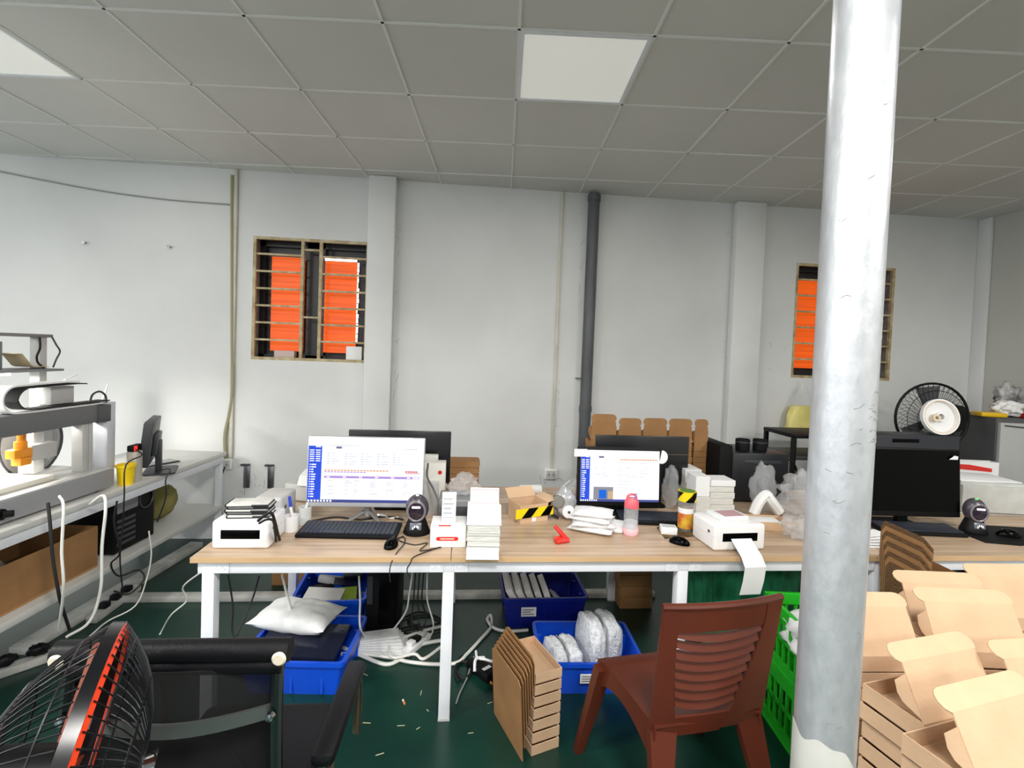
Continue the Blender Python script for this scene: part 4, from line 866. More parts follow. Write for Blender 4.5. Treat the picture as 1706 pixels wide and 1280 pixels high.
# black tower and two black cylinders
a = Wp(1212, 840, 2.95); c = Wp(1306, 840, 2.95); zt = Wp(1255, 756, 2.95).z
w_ = c.x - a.x
t = thing('computer_tower', 'black computer tower on the table below two black cups', 'computer', ((a.x + c.x) / 2 - .01, 2.95, TZ), 0)
B().box((-w_ / 2 + .03, 0, .012), (w_ / 2 + .03, .34, zt - .75), .006).obj('case', mat('tower_black', (24, 26, 31), .4), t)
B().box((-w_ / 2 - .06, -.004, .0), (-w_ / 2 + .0295, .34, zt - .70), .012).obj('front_bezel', mattblk, t)
B().box((-w_ / 2 + .11, -.004, zt - .75 - .065), (w_ / 2 - .02, 0.0, zt - .75 - .045), .003).obj('slot_trim', mat('tower_trim', (52, 55, 62), .35), t)
for y in (.05, .3): B().box((w_ / 2 - .06, y, 0), (w_ / 2 + .01, y + .03, .0125)).obj('foot', rubber, t, smooth=0)
for px, l in ((1240, 'left of two black cups on the tower'), (1269, 'right of two black cups on the tower')):
    q = Wp(px, 742, 3.04); t = thing('black_cup', l, 'cup', (q.x, 3.06, zt + .0005), 0, 'black cups on the tower'); B().lathe([(0, 0), (.040, 0), (.044, .004), (.045, .07), (.043, .074), (.036, .072), (.034, .05), (0, .05)], seg=28).obj('cup', mattblk, t); B().lathe([(.0455, .052), (.0455, .06)], seg=28, cap=False).obj('band', darkgrey, t)
# plastic bags and card tray by the column
tag(B().blob((0, 0, .14), (.075, .06, .15), 31, .28, 3, 1.8, floor=0).obj('plastic_bag', film, loc=on(1270, 850)), 'upright clear plastic bag in front of the black tower', 'bag')
o = B(); o.tube(smoothpath([(-.07, 0, .02), (-.04, 0, .09), (0, 0, .13), (.03, 0, .10), (.10, .02, .03)]), [.03] * 25, 8); tag(o.obj('foam_tube', foam, loc=on(1274, 862)), 'bent white foam tube inside the clear bag by the tower', 'tube')
tag(B().blob((0, 0, .12), (.14, .10, .15), 33, .4, 3, 2.3, floor=0).obj('plastic_bag', film, loc=on(1335, 862)), 'crumpled clear plastic bag against the steel column', 'bag')
tag(B().blob((0, 0, .05), (.10, .08, .06), 36, .45, 3, 2.4, floor=0).obj('plastic_bag', film, loc=on(1335, 895)), 'flat clear plastic bag in front of the card tray', 'bag')
p = on(1276, 884); t = thing('card_tray', 'shallow brown cardboard tray behind the second printer', 'tray', p + Vector((.02, .06, 0)), R(-8))
b = B(); b.box((-.115, -.065, 0), (.115, .065, .004)); b.box((-.115, -.065, .004), (.115, -.061, .045)); b.box((-.115, .061, .004), (.115, .065, .045)); b.box((-.115, -.061, .004), (-.111, .061, .045)); b.box((.111, -.061, .004), (.115, .061, .045)); b.obj('tray', card, t, smooth=0)
B().box((-.08, -.04, .005), (.08, .05, .04), .004).obj('white_sheets', paper, t)
b = B()
for k in range(5): b.box((-.09 + .004 * k, -.05 + .01 * k, .012 * k + .001), (.09 - .008 * k, .06, .012 * k + .006), 0, RZ(6 * k - 10))
tag(b.obj('paper_heap', paper, loc=on(1462, 908)), 'white paper sheets heaped right of the steel column', 'paper')
# right table: bottle, wrapped roll, red-white box, case, reel
p = on(1600, 862); t = thing('water_bottle', 'clear water bottle with light blue cap on the right table', 'bottle', p + Vector((0, .05, 0)))
B().lathe([(0, 0), (.03, 0), (.032, .01), (.032, .11), (.026, .14), (.012, .165), (.012, .18)], seg=24, cap=False).obj('body', film_lt, t); B().lathe([(0, .178), (.016, .178), (.016, .2), (0, .2)], seg=20).obj('cap', mat('blue_bottle_cap', (110, 180, 220), .4), t)
wrap = mat('wrapped_foam', (206, 208, 204), .35, var=.16, vscale=5, bump=.5, bscale=14)
a = on(1650, 866); t = thing('wrapped_package', 'big white plastic-wrapped foam package on the right table', 'package', a + Vector((.16, .06, 0)), R(-8))
b = B(); b.prism([(-.27, 0), (.30, 0), (.30, .10), (.16, .20), (-.27, .205)], 0, .30, TR(0, .30, 0) @ RX(90)); bmesh.ops.bevel(b.bm, geom=b.bm.edges[:], offset=.02, segments=2, affect='EDGES'); b.obj('wrapping', wrap, t)
B().box((-.24, .03, .2025), (.13, .27, .2095), .002).obj('top_sheet', paper, t)
a = on(1630, 842); t = thing('carton', 'red and white carton lid standing behind the wrapped package', 'box', Wp(1628, 798, 3.2) * 1.0, R(-6)); t.location.z = TZ; zt = Wp(1628, 770, 3.2).z - .75
b = B(); b.box((-.16, 0, 0), (.15, .004, zt)); b.box((-.16, .07, 0), (.15, .074, zt)); b.box((.146, .004, 0), (.15, .07, zt)); b.box((-.16, .004, 0), (-.156, .07, zt)); b.obj('carton', paper, t, smooth=0); B().prism([(-.155, zt - .02), (-.06, zt - .022), (.10, zt - .045), (.10, zt - .07), (-.155, zt - .055)], 0, .002, RX(90)).obj('red_print', red, t, smooth=0); B().box((.1505, .005, zt - .08), (.152, .07, zt - .015)).obj('red_end', red, t, smooth=0)
a = Wp(1440, 724, 3.1); c = Wp(1600, 724, 3.1); t = thing('equipment_case', 'black case behind the switched-off monitor', 'case', ((a.x + c.x) / 2, 3.1, TZ)); B().box((a.x - (a.x + c.x) / 2, 0, 0), ((c.x - a.x) / 2, .18, a.z - .75), .006).obj('case', mat('case_black', (40, 42, 50), .4), t); B().box((-.15, -.002, a.z - .80), (.05, .0, a.z - .775), .001).obj('handle_slot', gloss, t)
zt = a.z; q = Wp(1570, 728, 3.12); t = thing('cable_reel', 'round white plastic reel standing on the black case', 'reel', (q.x, 3.16, zt + .1265), R(0)); t.location.z = zt + .1265
b = B(); b.lathe([(.02, 0), (.125, 0), (.126, .03), (.112, .03), (.108, .008), (.034, .008), (.034, .03), (.02, .03), (.02, 0)], seg=40, M=RZ(-8) @ RX(80)); b.obj('flange', white_pl, t); B().lathe([(.105, .0085), (.115, .0085), (.1155, .031), (.1105, .031)], seg=40, cap=False, M=RZ(-8) @ RX(80)).obj('inner_rim', mat('cream_rim', (226, 206, 176), .5), t)
B().lathe([(.012, .0), (.026, .0), (.026, .04), (.012, .04), (.012, .0)], seg=24, M=RZ(-8) @ RX(80) @ TR(-.045, -.01, .009)).obj('hub', mat('cream_hub', (224, 208, 184), .5), t)
# ================================================================ MAILER BOXES
def mailer(name, label, w_, d_, h, lid, ang, flap, fang, m, group=None, ear=.012, th=.004, notch=.02):
    """open tray with hinged lid; hinge on the -y side; ang = lid angle from horizontal"""
    t = thing(name, label, 'box', (0, 0, 0), 0, group)
    b = B(); b.box((-w_ / 2, -d_ / 2, 0), (w_ / 2, d_ / 2, th))
    b.box((-w_ / 2, -d_ / 2, th), (w_ / 2, -d_ / 2 + th, h)); b.box((-w_ / 2, d_ / 2 - th, th), (w_ / 2, d_ / 2, h)); b.box((-w_ / 2, -d_ / 2 + th, th), (-w_ / 2 + th, d_ / 2 - th, h)); b.box((w_ / 2 - th, -d_ / 2 + th, th), (w_ / 2, d_ / 2 - th, h))
    b.obj('tray', m, t, smooth=0)
    if lid:
        M = TR(0, -d_ / 2, h) @ RX(ang)
        pl = [(-w_ / 2, 0), (w_ / 2, 0), (w_ / 2 - .004, lid)] + [(-w_ / 2 + .004, lid)]
        B().prism(pl, -th, 0, M).obj('lid', m, t, smooth=0)
        M2 = M @ TR(0, lid, 0) @ RX(fang - ang)
        W = w_ + 2 * ear; r = min(flap * .55, .03)
        pf = [(-w_ / 2 + notch, 0), (w_ / 2 - notch, 0)] + [(W / 2 - r + r * math.cos(R(a)), flap - r + r * math.sin(R(a))) for a in range(-60, 91, 30)] + [(-W / 2 + r + r * math.cos(R(a)), flap - r + r * math.sin(R(a))) for a in range(90, 241, 30)]
        B().prism(pf, -th, 0, M2).obj('tuck_flap', m, t, smooth=0)
        for s in (-1, 1):
            e = [(0, .01), (0, lid * .8)] + [(s * .03, lid * .7), (s * .035, lid * .5), (s * .03, .05)]
            B().prism(e if s > 0 else e[::-1], -th, 0, M @ TR(s * w_ / 2, 0, -.002) @ RY(s * 70)).obj('side_ear', m, t, smooth=0)
    return t
# stacks on the right, in front of the right table
ZH = {}
ORD = ['frontmost', 'middle left', 'middle', 'far left', 'beside the column', 'far right', 'right middle', 'farthest']
W_, D_, H_ = .30, .17, .05
low = {}
def stack(idx, hx, hy, zh, rz, desc, w_=W_, ang=62, lid=.145, flap=.052, fang=32):
    P = Zp(hx, hy, zh); c = Vector((P.x, P.y, 0)) - RZ(rz).to_3x3() @ Vector((-w_ / 2, -D_ / 2, 0)); n = max(1, int(zh / H_)); dz = zh / n
    top = mailer('mailer_box', 'open cardboard mailer on top of the %s stack' % desc, w_, D_, H_, lid, ang, flap, fang, card, 'top mailers of the floor stacks')
    top.location = c + Vector((0, 0, zh - H_)); top.rotation_euler.z = R(rz)
    base = None; k = 0; z = zh - H_ - dz; rq = random.Random(idx)
    while z > -0.001:
        z = max(z, 0)
        jx, jy = rq.uniform(-.006, .006), rq.uniform(-.004, .004)
        if base is None:
            base = mailer('mailer_box', 'flattened mailer tray under the top one in the %s stack' % desc, w_, D_, H_ - .004, 0, 0, 0, 0, card, 'trays of the %s stack' % desc)
            b = B(); b.ribbon([(-D_ / 2 + .01, H_ - .004), (0, H_ - .0035), (D_ / 2 - .005, H_ - .002)], -w_ / 2 + .012, w_ / 2 - .012, .002); b.obj('tuck_flap', card, base)
            for s in (-1, 1): B().prism([(0, 0), (.028, .004), (.034, .018), (.028, .032), (0, .036)], 0, .004, TR(s * (w_ / 2 - .002), -D_ / 2 + .012, .006) @ RY(0) @ RZ(-90 if s > 0 else -90) @ RY(-90)).obj('side_ear', card, base, smooth=0)
            base.location = c + Vector((jx, jy, z)); base.rotation_euler.z = R(rz)
        else: dup(base, c + Vector((jx, jy, z)), R(rz + rq.uniform(-1.5, 1.5)), base['label'], base['group'])
        z -= dz; k += 1
stack(0, 1638, 1318, .72, 12, 'nearest right')
stack(1, 1540, 1208, .70, 11, 'second nearest, right of the column')
stack(2, 1712, 1200, .70, 3, 'right edge middle')
stack(3, 1398, 1094, .72, -2, 'half hidden behind the steel column', w_=.28)
stack(4, 1562, 1084, .74, -6, 'middle row right')
stack(5, 1522, 1043, .72, -6, 'back row left')
stack(6, 1648, 1030, .74, -2, 'back row right')
# nested mailers with raised lids standing in front of the right table
NB, dzb = 19, .0418; base0 = G(1.82, 1.985, 0)
nmb = ['topmost', 'second highest', 'third highest', 'fourth highest', 'fifth highest', 'sixth highest', 'seventh highest', 'eighth highest', 'ninth highest']
tray0 = None
for j_ in range(NB):
    z = .001 + (NB - 1 - j_) * dzb; top9 = j_ < 9
    lab = 'brown mailer with raised lid, %s in the stack at the right table edge' % nmb[j_] if top9 else 'mailer tray low in the stack at the right table edge'
    if not top9 and tray0 is not None: dup(tray0, base0 + Vector((0, 0, z)), -YAW, lab, 'low trays at the right table edge'); continue
    t = thing('mailer_box', lab, 'box', base0 + Vector((0, 0, z)), -YAW, 'mailers with raised lids' if top9 else 'low trays at the right table edge'); th = .004; w_, d_, h = .13, .26, .039
    b = B(); b.box((0, 0, 0), (w_, d_, th)); b.box((0, 0, th), (w_, th, h)); b.box((0, d_ - th, th), (w_, d_, h)); b.box((w_ - th, th, th), (w_, d_ - th, h)); b.box((0, th, th), (th, d_ - th, h)); b.obj('tray', card_dk, t, smooth=0)
    if top9:
        L = .175 + .023 * j_; y0 = -.012 * j_ * .4; y1 = d_ + .02 - .013 * j_
        l = B(); l.prism([(y0, 0), (y1, 0), (y1, L - .03), (y1 - .02, L), (y0 + .05, L), (y0, L - .03)], 0, .004, TR(-.002 - .0065 * j_, 0, 0) @ RZ(90) @ RX(90)); l.obj('lid', card_dk if j_ % 2 else card_edge, t, smooth=0)
    else: tray0 = t
# mailers on the rear of the table, lids upright
row = [(987, 1030, 690, 2), (1033, 1072, 697, 1), (1074, 1115, 697, 1), (1117, 1157, 698, 1), (1160, 1184, 699, 1)]
nm = ['leftmost', 'second from left', 'middle', 'second from right', 'rightmost']
for i, (xa, xb, yt, _) in enumerate(row):
    Y = 3.10; a, c = Wp(xa, yt, Y), Wp(xb, yt, Y); w_ = c.x - a.x - .004; zt = a.z; lidlen = .13
    n = 9; h = (zt - lidlen - .05 - .75) / n
    top = mailer('mailer_box', '%s upright brown mailer lid in the row along the drain pipe wall' % nm[i], w_, .15, h - .001, lidlen, 88, .05, 84, card_dk, 'brown mailers behind the second screen', ear=.0, notch=.003)
    top.location = ((a.x + c.x) / 2, Y + .09, .7502 + (n - 1) * h)
    base = mailer('mailer_box', 'brown mailer tray stacked below the %s upright lid' % nm[i], w_, .15, h - .002, 0, 0, 0, 0, card_dk, 'trays below the %s lid' % nm[i])
    base.location = ((a.x + c.x) / 2, Y + .09, .7502)
    for k in range(1, n - 1): dup(base, Vector(((a.x + c.x) / 2 + rr.uniform(-.004, .004), Y + .09 + rr.uniform(-.004, .004), .7502 + k * h)), 0, base['label'], base['group'])
# mailer stack right of the large black monitor back
a, c = Wp(745, 768, 2.98), Wp(800, 768, 2.98); zt = a.z; n = 6; h = (zt - .75 - .001) / n
for k in range(n):
    b = B(); r = .02; wv = (c.x - a.x) / 2 + rr.uniform(-.006, .004); hh = h - .002
    b.prism(rrect(wv * 2, hh, min(r, hh * .48)), 0, .13, TR(0, .13, hh / 2) @ RX(90)); o = b.obj('folded_mailer', card_dk, loc=((a.x + c.x) / 2, 2.98, .7503 + k * h), smooth=0)
    tag(o, 'folded brown mailer, %s in the stack beside the large black monitor' % ['lowest', 'second lowest', 'third from below', 'third from the top', 'second highest', 'topmost'][k], 'box', 'folded mailers beside the black monitor')
# ================================================================ BEHIND THE TABLE
def cage(b, Rr, f, r, n, rings):
    pass
q = Wp(1552, 696, 3.6); t = thing('stand_fan', 'black stand fan by the back wall facing away', 'fan', (q.x, 3.6, 0), R(-10))
zc = q.z; Rf = .275
b = B(); b.tube([(Rf * math.cos(R(a)), 0, zc + Rf * math.sin(R(a))) for a in range(0, 360, 10)], .010, 6, closed=True); b.obj('rim', black, t)
b = B()
for rr_ in (.10, .16, .22): b.tube([(rr_ * math.cos(R(a)), -.09 * (1 - (rr_ / Rf) ** 2) - .02, zc + rr_ * math.sin(R(a))) for a in range(0, 360, 12)], .0025, 4, closed=True)
for k in range(40):
    a0 = 2 * math.pi * k / 40
    b.tube([(s * Rf * math.cos(a0 + (1 - s) * .7), -.09 * (1 - s * s) - .02 * (1 - s), zc + s * Rf * math.sin(a0 + (1 - s) * .7)) for s in (.22, .4, .6, .8, 1)], .0016, 4)
    b.tube([(s * Rf * math.cos(a0 - (1 - s) * .7), .07 * (1 - s * s), zc + s * Rf * math.sin(a0 - (1 - s) * .7)) for s in (.15, .4, .7, 1)], .0016, 4)
stuff(b.obj('cage_wire', black, t))
b = B(); b.cyl((.02, -.06, zc), (.03, -.20, zc), .105, .085, seg=24); b.cbox((.0, -.16, zc + .06), (.2, .12, .12), .03); b.obj('motor', mattblk, t)
for k in range(3):
    b = B(); M = TR(0, 0, zc) @ RY(120 * k + 20)
    b.grid(lambda u, v: Vector(((.05 + .2 * u), .02 * (v - .5) * 2, (.11 * (v - .5)) * (0.5 + u))), 6, 4, M); b.solid(.003); b.obj('blade', mat('smoke_blade', (70, 72, 74), .3), t)
B().cyl((0, -.10, .03), (0, -.10, zc - .05), .018, seg=14).obj('pole', mattblk, t); B().lathe([(0, 0), (.22, 0), (.22, .02), (.05, .04), (0, .04)], seg=32, M=TR(0, -.10, 0)).obj('base', mattblk, t)
# grey cabinet with things on it
q = Dp(1660, 700, 3.75); t = thing('storage_cabinet', 'dark grey cabinet with pale grey door by the right wall', 'cabinet', (q.x, q.y, 0), R(-8)); hc_ = q.z
hc_ = Dp(1660, 697, 3.75).z
B().box((0, 0, .03), (.62, .5, hc_), .006).obj('body', mat('cabinet_charcoal', (72, 74, 76), .5), t); B().box((.006, -.035, .06), (.616, -.001, hc_ - .03), .006).obj('door', mat('cabinet_door', (168, 170, 168), .45), t)
B().tube(smoothpath([(.03, -.038, hc_ - .05), (.2, -.04, hc_ - .06), (.5, -.04, hc_ - .06)]), .005).obj('handle_groove', darkgrey, t)
B().box((.01, -.036, .40), (.612, -.0352, .408)).obj('door_seam', black, t, smooth=0)
for x in (.04, .55):
    for y in (.03, .43): B().cyl((x, y, 0), (x, y, .031), .018, seg=12).obj('foot', rubber, t)
def cab(x, y, z=0): return Vector((q.x, q.y, hc_ + .0005 + z)) + RZ(-8).to_3x3() @ Vector((x, y, 0))
tag(B().box((-.10, -.06, 0), (.08, .06, .035), .01).obj('package', mat('yellow_pack', (222, 180, 20), .35), loc=cab(.06, .12), rz=R(-15)), 'flat yellow packet on the grey cabinet', 'packet')
tag(B().box((-.1, -.07, 0), (.12, .07, .05), .012).obj('package', mat('dark_red_pack', (150, 24, 34), .35), loc=cab(.36, .09), rz=R(5)), 'dark red packet on the grey cabinet', 'packet')
tag(B().blob((0, 0, .06), (.11, .09, .07), 41, .4, 3, 2.4, floor=0).obj('plastic_bag', mat('white_bag', (226, 226, 224), .4), loc=cab(.23, .17)), 'crumpled white plastic bag between packets on the cabinet', 'bag')
tag(B().blob((0, 0, .13), (.10, .09, .13), 43, .4, 3, 2.4, floor=0).obj('plastic_bag', mat('black_white_bag', (200, 200, 200), .4, c2=(40, 40, 42), vscale=9), loc=cab(.38, .33)), 'tall white and black plastic bag at the back of the cabinet', 'bag')
# yellow bag hanging under the right window
q = Wp(1338, 640, WY - .08); t = thing('hanging_bag', 'yellow plastic bag hanging under the right window', 'bag', q)
def bg(u, v):
    a = 2 * math.pi * u; r = .03 + .14 * (v ** .8); return Vector((r * math.cos(a) * (1 + .15 * noise.noise(Vector((math.cos(a) * 2, math.sin(a) * 2, v * 4)))), .05 * math.sin(a) * (.4 + v), -.02 - .40 * v))
b = B(); b.grid(lambda u, v: bg(u, .45 + .55 * v), 24, 8); b.obj('yellow_bag', mat('yellow_bag_film', (240, 222, 0), .3, var=.12, vscale=12), t)
b = B(); b.grid(lambda u, v: bg(u, v) * 1.06, 24, 10); b.obj('clear_bag', film_lt, t)
B().tube([(0, .07, .02), (0, .02, .0), (0, 0, -.05)], .004).obj('string', wc, t)
# black steel rack behind the column
q = Wp(1322, 724, 3.55); t = thing('black_rack', 'black steel rack standing behind the tower and column', 'rack', (q.x, 3.55, 0)); zr = q.z
for x in (.015, .55):
    for y in (0, .35): B().box((x - .015, y, 0), (x + .015, y + .03, zr - .031), .002).obj('post', black, t)
B().box((0, -.005, zr - .03), (.57, .385, zr), .003).obj('top', black, t)
for z in (zr - .20, zr - .5, .2): B().box((.03, 0, z), (.535, .38, z + .03), .002).obj('shelf', darkgrey, t)
cable('black cable looping from the tower to the rack', [Wp(1306, 764, 3.2), Wp(1318, 768, 3.3), Wp(1326, 780, 3.4), Wp(1328, 800, 3.45)], .008, kc)
# ================================================================ UNDER THE TABLE
def bin_(label, px, py, rz, w_, d_, h, m=blue, ref=(-.5, -.5), z=0, label_at=None):
    """px, py: floor pixel of the corner given by ref"""
    P = Zp(px, py, z); off = RZ(rz).to_3x3() @ Vector((ref[0] * w_, ref[1] * d_, 0)); c = Vector((P.x, P.y, z)) - off
    t = thing('storage_bin', label, 'bin', c, R(rz)); k = .9; th = .005
    outer = rrect(w_ * k, d_ * k, .02); top = rrect(w_, d_, .025); inner = rrect(w_ - 2 * th, d_ - 2 * th, .022); ib = rrect(w_ * k - 2 * th, d_ * k - 2 * th, .018); lip = rrect(w_ + .024, d_ + .024, .03)
    b = B(); lay = [(outer, 0), (top, h - .02), (lip, h - .02), (lip, h), (inner, h), (ib, .006)]
    rings = [[b.bm.verts.new((x, y, zz)) for x, y in pl] for pl, zz in lay]
    for A, Bq in zip(rings, rings[1:]):
        for i in range(len(A)): b.bm.faces.new((A[i], A[(i + 1) % len(A)], Bq[(i + 1) % len(A)], Bq[i]))
    b.bm.faces.new(rings[0][::-1]); b.bm.faces.new(rings[-1]); b.obj('body', m, t, smooth=30)
    rb = B()
    for x in (-.3, 0, .3):
        rb.box((x * w_ - .006, -d_ / 2 * k - .012, .01), (x * w_ + .006, -d_ / 2 * k + .004, h - .02), 0, None)
    for y in (-.25, .25): rb.box((w_ / 2 * k - .004, y * d_ - .006, .01), (w_ / 2 * k + .014, y * d_ + .006, h - .02)); rb.box((-w_ / 2 * k - .014, y * d_ - .006, .01), (-w_ / 2 * k + .004, y * d_ + .006, h - .02))
    stuff(rb.obj('rib', m, t, smooth=0))
    if label_at: 
        lx, lz, lw, lh = label_at; L = B().box((lx, -d_ / 2 - .004, lz), (lx + lw, -d_ / 2 - .001, lz + lh)).obj('paper_label', paper, t, smooth=0)
        bb = B()
        for i in range(3): bb.box((lx + .008, -d_ / 2 - .0046, lz + lh * (.2 + .25 * i)), (lx + lw * (.85 - .2 * (i % 2)), -d_ / 2 - .004, lz + lh * (.28 + .25 * i)))
        stuff(bb.obj('label_text', darkgrey, L, smooth=0))
    return t, c
def in_bin(c, rz, x, y, z): return c + RZ(rz).to_3x3() @ Vector((x, y, z))
t, cb4 = bin_('blue storage bin with two bubble-wrapped bundles by the brown chair', 908, 1156, -2, .50, .36, .165, blue, (-.45, -.45), label_at=(-.06, .065, .12, .045))
def bundle(label, c, s, rz):
    t = thing('bubble_wrap_bundle', label, 'bundle', c, R(rz))
    for sx in (-1, 1): B().blob((sx * s[0] * .5, 0, s[2]), (s[0] * .55, s[1], s[2]), 50 + sx, .10, 3, 2, floor=0, power=.6).obj('wrap_half', bubble, t)
    B().tube([(0, -s[1] * .98, .02), (0, -s[1] * 1.0, s[2]), (0, -s[1] * .8, s[2] * 1.8), (0, 0, s[2] * 1.98), (0, s[1] * .8, s[2] * 1.8)], .003).obj('tie_string', gc, t)
bundle('lower white bubble-wrap bundle in the left half of the blue bin', in_bin(cb4, -2, -.130, -.05, .007), (.080, .10, .095), 12)
bundle('taller white bubble-wrap bundle in the right half of the blue bin', in_bin(cb4, -2, .075, .03, .007), (.095, .11, .14), 12)
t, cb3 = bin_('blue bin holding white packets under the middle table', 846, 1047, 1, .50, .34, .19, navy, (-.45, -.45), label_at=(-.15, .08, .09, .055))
for k in range(5):
    b = B(); b.box((-.019, -.13, 0), (.019, .12, .245 - .012 * k), .006, RX(0) @ RY(-32 + 3 * k)); o = b.obj('white_packet', mat('pale_packet', (208, 206, 202), .6), loc=in_bin(cb3, 1, -.06 + .043 * k - .04, 0.0, .016), rz=R(1)); tag(o, 'white packet leaning in the row inside the rear blue bin', 'packet', 'packets in the rear blue bin')
for k in range(2):
    b = B(); b.box((-.008, -.10, 0), (.008, .08, .16), .004, RY(-38 - 6 * k)); o = b.obj('grey_packet', mat('grey_packet_m', (168, 166, 172), .5), loc=in_bin(cb3, 1, .17 + .03 * k, -.02, .009), rz=R(8)); tag(o, 'grey packet slumped at the right of the rear blue bin', 'packet', 'grey packets in the rear blue bin')
t, cb2 = bin_('front blue bin under the left table with dark sheets and white foam', 562, 1158, -4, .48, .40, .17, blue, (.45, -.45))
tag(B().box((-.20, -.14, 0), (.20, .10, .03), .01, RX(8)).obj('dark_sheet', mat('navy_film', (26, 30, 46), .18, bump=.5, bscale=12), loc=in_bin(cb2, -4, 0, -.02, .16), rz=R(-6)), 'shiny dark plastic sheet covering the front blue bin', 'plastic sheet')
b = B(); b.pillow(.42, .26, .12, None, 16, 4.0, .10); tag(b.obj('foam_wrap', foam, smooth=60, loc=in_bin(cb2, -4, -.08, .08, .175), rz=R(-14)), 'white foam wrap heaped on the front blue bin', 'foam')
t, cb1 = bin_('rear blue bin with black and grey packs under the left table', 600, 1052, 4, .40, .46, .20, blue, (.45, -.45))
for k, (x, y, r_, mm, l) in enumerate(((-.10, .05, 25, mattblk, 'black strapped pack in the rear left blue bin'), (.0, .10, -20, midgrey, 'grey pack lying across the rear left blue bin'), (.09, .12, 10, mat('charcoal_net', (60, 60, 64), .7), 'charcoal mesh pack at the right of the rear left bin'))):
    tag(B().box((-.06, -.16, 0), (.06, .14, .05), .014, RX(-22 - 4 * k)).obj('fabric_pack', mm, loc=in_bin(cb1, 4, x, y, .11 + .025 * k), rz=R(r_)), l, 'pack')
tag(B().box((-.12, -.07, 0), (.12, .07, .006), .002, RX(12)).obj('green_card', mat('lime_card', (150, 180, 60), .5), loc=in_bin(cb1, 4, .02, -.10, .16), rz=R(10)), 'lime green card in the rear left blue bin', 'card')
tag(B().box((-.11, -.06, 0), (.11, .06, .008), .003, RX(16)).obj('grey_sheet', lightgrey, loc=in_bin(cb1, 4, -.04, -.15, .19), rz=R(-6)), 'pale grey sheet at the front of the rear left bin', 'sheet')
p = F(472, 1000); t = thing('cardboard_box', 'brown cardboard box under the far side of the left table', 'box', Vector((p.x, p.y + .2, 0)), R(0)); B().box((-.15, 0, 0), (.14, .24, .26), .003).obj('carton', card_dk, t); B().box((-.02, -.001, 0), (.02, -.0002, .26)).obj('tape', mat('tan_tape', (172, 128, 80), .4), t, smooth=0)
p = F(634, 1062); t = tower('black computer tower on the floor under the left table', Vector((p.x, p.y + .16, 0)), R(2), .18, .34, .40, mattblk); B().box((-.085, -.1735, .2), (-.055, -.1705, .36)).obj('port_panel', darkgrey, t, smooth=0); B().box((-.02, -.1735, .08), (.08, -.1705, .36), .003).obj('vent_panel', gloss, t)
b = B()
for k in range(6): b.box((-.13, -.07 + .01 * k, .011 * k), (.13 - .01 * k, .07, .011 * k + .009), .002, RZ(4 * k - 8), 1)
tag(b.obj('paper_bundle', foam, loc=F(640, 1079)), 'crumpled white sheets in front of the floor tower', 'sheets')
# rear carton stack under the right half
p = F(1050, 1015)
for k in range(5): tag(B().box((-.11, 0, 0), (.11, .2, .072), .003).obj('flat_carton', card_dk, loc=Vector((p.x + .03 + rr.uniform(-.008, .008), p.y, .001 + k * .074))), 'brown carton in the dark stack under the table behind the brown chair', 'box', 'carton stack under the table')
# white cables and power strip
def fl(px, py, z=.01): return Zp(px, py, z)
cable('thick white cable lying in a wide loop left of the table leg', [fl(568, 1078), fl(600, 1092), fl(640, 1107), fl(665, 1100), fl(690, 1080), fl(710, 1072), fl(745, 1066)], .010, wc)
cable('thick white cable crossing the floor in front of the power strip', [fl(568, 1090, .012), fl(600, 1090, .012), fl(650, 1096, .012), fl(680, 1103, .012), fl(720, 1107, .012), fl(760, 1105, .012), fl(778, 1090, .012), fl(800, 1066, .012), fl(818, 1045, .012), fl(818, 1026, .012), fl(812, 1032, .012), fl(822, 1046, .012), fl(845, 1052, .012), fl(880, 1050, .012)], .009, wc)
cable('white cable coiled around the power strip', [fl(745, 1042, .03), fl(712, 1050, .03), fl(670, 1064, .03), fl(648, 1080, .03), fl(656, 1096, .03), fl(690, 1090, .03), fl(706, 1098, .03), fl(735, 1078, .03)], .008, wc)
cable('white cable hanging down to the floor tower', [Wp(598, 960, 2.6), Wp(600, 1000, 2.6), Wp(600, 1045, 2.55), fl(612, 1064, .04), fl(640, 1088, .012), fl(648, 1092)], .005, wc)
cable('thin white cable hanging beside the middle table leg', [Wp(688, 950, 2.5), Wp(682, 990, 2.55), Wp(676, 1020, 2.6), fl(655, 1050, .05), fl(645, 1066)], .005, wc)
cable('pale thin cable hanging behind the middle table leg', [Wp(712, 955, 2.5), Wp(712, 1000, 2.55), Wp(722, 1040, 2.55), fl(716, 1062, .03), fl(700, 1072)], .004, wc)
cable('white cable hanging over the rear left blue bin', [Wp(470, 958, 2.55), Wp(478, 990, 2.6), Wp(488, 1030, 2.55)], .006, wc)
for i, xx in enumerate((692, 699, 706)): cable('black cords hanging together behind the left table rail', [Wp(xx, 955, 2.5), Wp(xx - 3, 1000, 2.55), Wp(xx - 6 + 5 * i, 1030, 2.6), fl(690 + 6 * i, 1052, .05)], .004, kc, group='black cords behind the rail')
cable('thin black cord hanging by the left table leg', [Wp(380, 958, 2.3), Wp(388, 1010, 2.3), Wp(387, 1050, 2.3), Wp(395, 1058, 2.3), Wp(420, 1000, 2.4), Wp(432, 960, 2.4)], .004, kc)
cable('tangle of black cords on the floor behind the power strip', [fl(660, 1035), fl(700, 1020), fl(735, 1035), fl(700, 1045), fl(680, 1030), fl(720, 1025), fl(740, 1045), fl(690, 1056), fl(665, 1050), fl(700, 1040)], .006, kc)
p = F(694, 1078); t = thing('power_strip', 'white power strip lying on the floor among white cables', 'power strip', p, R(58)); B().box((-.10, -.028, 0), (.10, .028, .035), .006).obj('housing', white_pl, t)
